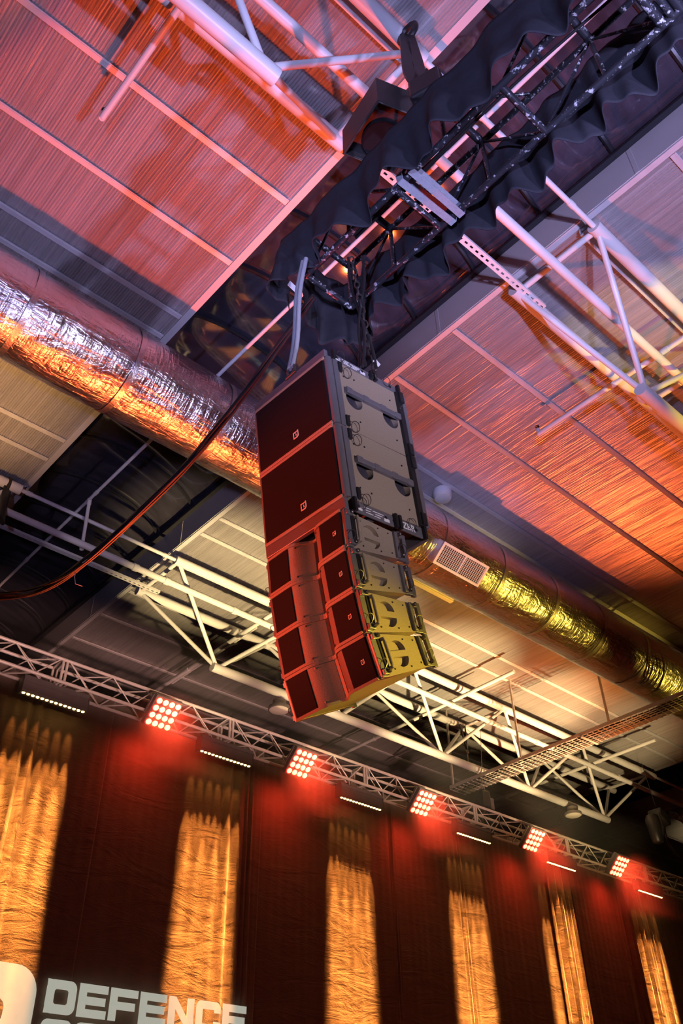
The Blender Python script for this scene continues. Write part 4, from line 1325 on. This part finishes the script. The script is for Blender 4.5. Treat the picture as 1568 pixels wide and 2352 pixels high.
for k in range(4):
    x = 0.10 + 0.09 * k
    MB().path([(x + 0.02 * math.sin(i * 0.8 + k), -ly * i / 30, 0.022 + 0.008 * (i % 2)) for i in range(31)], 0.014, 7).build('cable', M_CABLE, ct_, smooth=True)
for pr_, (xx) in (((1190, 1744), 0.0), ((1393, 1662), 0.0), ((1036, 1812), 0.0)):
    y = at_z(*pr_, 7.2).y - ty1
    MB().box((xx, min(y, -0.1), (HZ - 7.2) / 2 + 0.03), (0.035, 0.035, HZ - 7.2 - 0.07)).build('hanger_rod', M_GALV, ct_)
for yy in (-1.6, -3.4):
    MB().box((wT / 2, yy, -0.012), (wT + 0.04, 0.05, 0.014)).build('bracket', M_GALV, ct_)

# ------------------------------------------------------------------ high-bay lamps, moving light, hoist
g = 'round high bay lamps under the far truss'


def high_bay(pp, label):
    z = 7.17
    c = at_z(*pp, z)
    t = thing('high_bay_lamp', label, 'lamp', c, group=g)
    MB().lathe([(0.10, 0.16), (0.12, 0.15), (0.13, 0.05), (0.19, 0.03), (0.20, -0.02), (0.185, -0.03)], 32).build('housing', M_FIX, t, smooth=True)
    MB().lathe([(0.18, -0.028), (0.15, -0.045), (0.0, -0.05)], 32).build('lens', M_LENS, t, smooth=True)
    MB().torus((0, 0, 0.185), 0.03, 0.007, (1, 0, 0), (0, 0, 1), 16, 6).build('hook', M_WHITE, t, smooth=True)
    MB().tube((0, 0, 0.2), (0.0, 11.32 - c.y, 7.40 - z), 0.008, 8).build('hanger', M_WHITE, t)
    return t


high_bay((641, 1628), 'round high bay lamp just left of the stack bottom')
high_bay((1316, 1870), 'round high bay lamp under the far right truss end')

mc = at_z(1505, 1890, 6.9)
mv = thing('moving_light', 'black moving head light hanging near the right edge', 'stage light', mc)
R1 = Matrix.Rotation(-0.2, 3, 'Y')
MB().box((0.22, 0.0, 0.16), (0.42, 0.34, 0.22), Matrix.Rotation(0.35, 3, 'Y')).build('base', M_BLACK, mv, bevel=0.03)
MB().box((0.02, 0.0, 0.02), (0.06, 0.30, 0.34), R1).build('yoke_arm', M_BLACK, mv, bevel=0.02)
MB().lathe([(0.10, -0.46), (0.135, -0.42), (0.15, -0.2), (0.16, 0.05), (0.11, 0.14), (0.04, 0.16)], 24, c=(-0.12, 0, 0), R=Matrix.Rotation(-0.12, 3, 'Y')).build('head', M_BLACK, mv, smooth=True)
MB().tube((0.2, 0, 0.25), (0.02, 0, 1.4), 0.005, 6).build('safety_wire', M_CABLE, mv)
e0 = at_z(1528, 1935, 6.75)
cbl = MB().path(smooth_path([mc + Vector((0.35, 0, 0.02)), at_z(1530, 1925, 6.65), at_z(1552, 1962, 6.45), at_z(1590, 1975, 6.4)], 20), 0.03, 8).build('power_cable', M_CABLE, None, smooth=True)
tag(cbl, 'dark power cable trailing from the moving head light to the right edge', 'cable')

hp = at_z(1112, 1838, 6.75)
ho = thing('chain_hoist', 'black chain hoist over the lighting truss below the cable tray', 'hoist', hp)
MB().box((0, 0, 0), (0.22, 0.18, 0.36)).build('motor_body', M_BLACK, ho, bevel=0.03)
MB().box((0.16, 0, -0.05), (0.14, 0.14, 0.24)).build('chain_bag', M_FIX, ho, bevel=0.02)
MB().torus((0, 0, 0.24), 0.05, 0.012, (1, 0, 0), (0, 0, 1), 16, 7).build('hook', M_STEELCHAIN, ho, smooth=True)
MB().tube((0, 0, 0.28), (0.55, 0.3, 1.95), 0.006, 6).build('hoist_chain', M_STEELCHAIN, ho)
for dx in (-0.16, 0.16):
    MB().path([(0, 0, -0.2), (dx * 0.6, 0.02, -0.35), (dx, 0.0, -0.75)], 0.025, 8).build('sling_leg', M_CABLE, ho, smooth=True)
q1 = at_z(1062, 1668, 8.7); q2 = at_z(1072, 1722, 8.0)
dk = thing('hoist_sling', 'black sling and hook hanging from the far truss chord above the cable tray', 'sling', q2)
for dx in (-0.05, 0.05):
    MB().path([(0, 0, 0), (q1 - q2) * 0.5 + Vector((dx, 0, 0)), (q1 - q2) + Vector((dx * 1.6, 0, 0))], 0.03, 8, flat=(0.05, 0.02)).build('sling_leg', M_CABLE, dk, smooth=True)
MB().tube((0, 0, 0), (0.0, 0, -0.5), 0.012, 8).build('hook_chain', M_STEELCHAIN, dk)
MB().torus((0, 0, -0.05), 0.04, 0.014, (1, 0, 0), (0, 0, 1), 14, 7).build('hook', M_STEELCHAIN, dk, smooth=True)
# black sling round the truss chord end at the left edge
q3 = at_z(14, 1120, 8.72); q4 = at_z(2, 1195, 7.95)
dl = thing('black_sling', 'black sling wrapped round the truss end at the left edge', 'sling', q3)
MB().path([(0, 0, 0.12), (0.02, 0, 0), (q4 - q3) * 0.5, (q4 - q3)], 0.06, 10, flat=(0.10, 0.04)).build('sling_leg', M_CABLE, dl, smooth=True)
MB().torus((0, 0, 0.04), 0.11, 0.03, (0, 1, 0), (0, 0, 1), 18, 8).build('wrap', M_CABLE, dl, smooth=True)

# ------------------------------------------------------------------ lift everything so that the floor lies at z = 0
bpy.context.view_layer.update()
for o in SC.objects:
    if o.parent is None:
        o.location.z += -FLOOR_Z
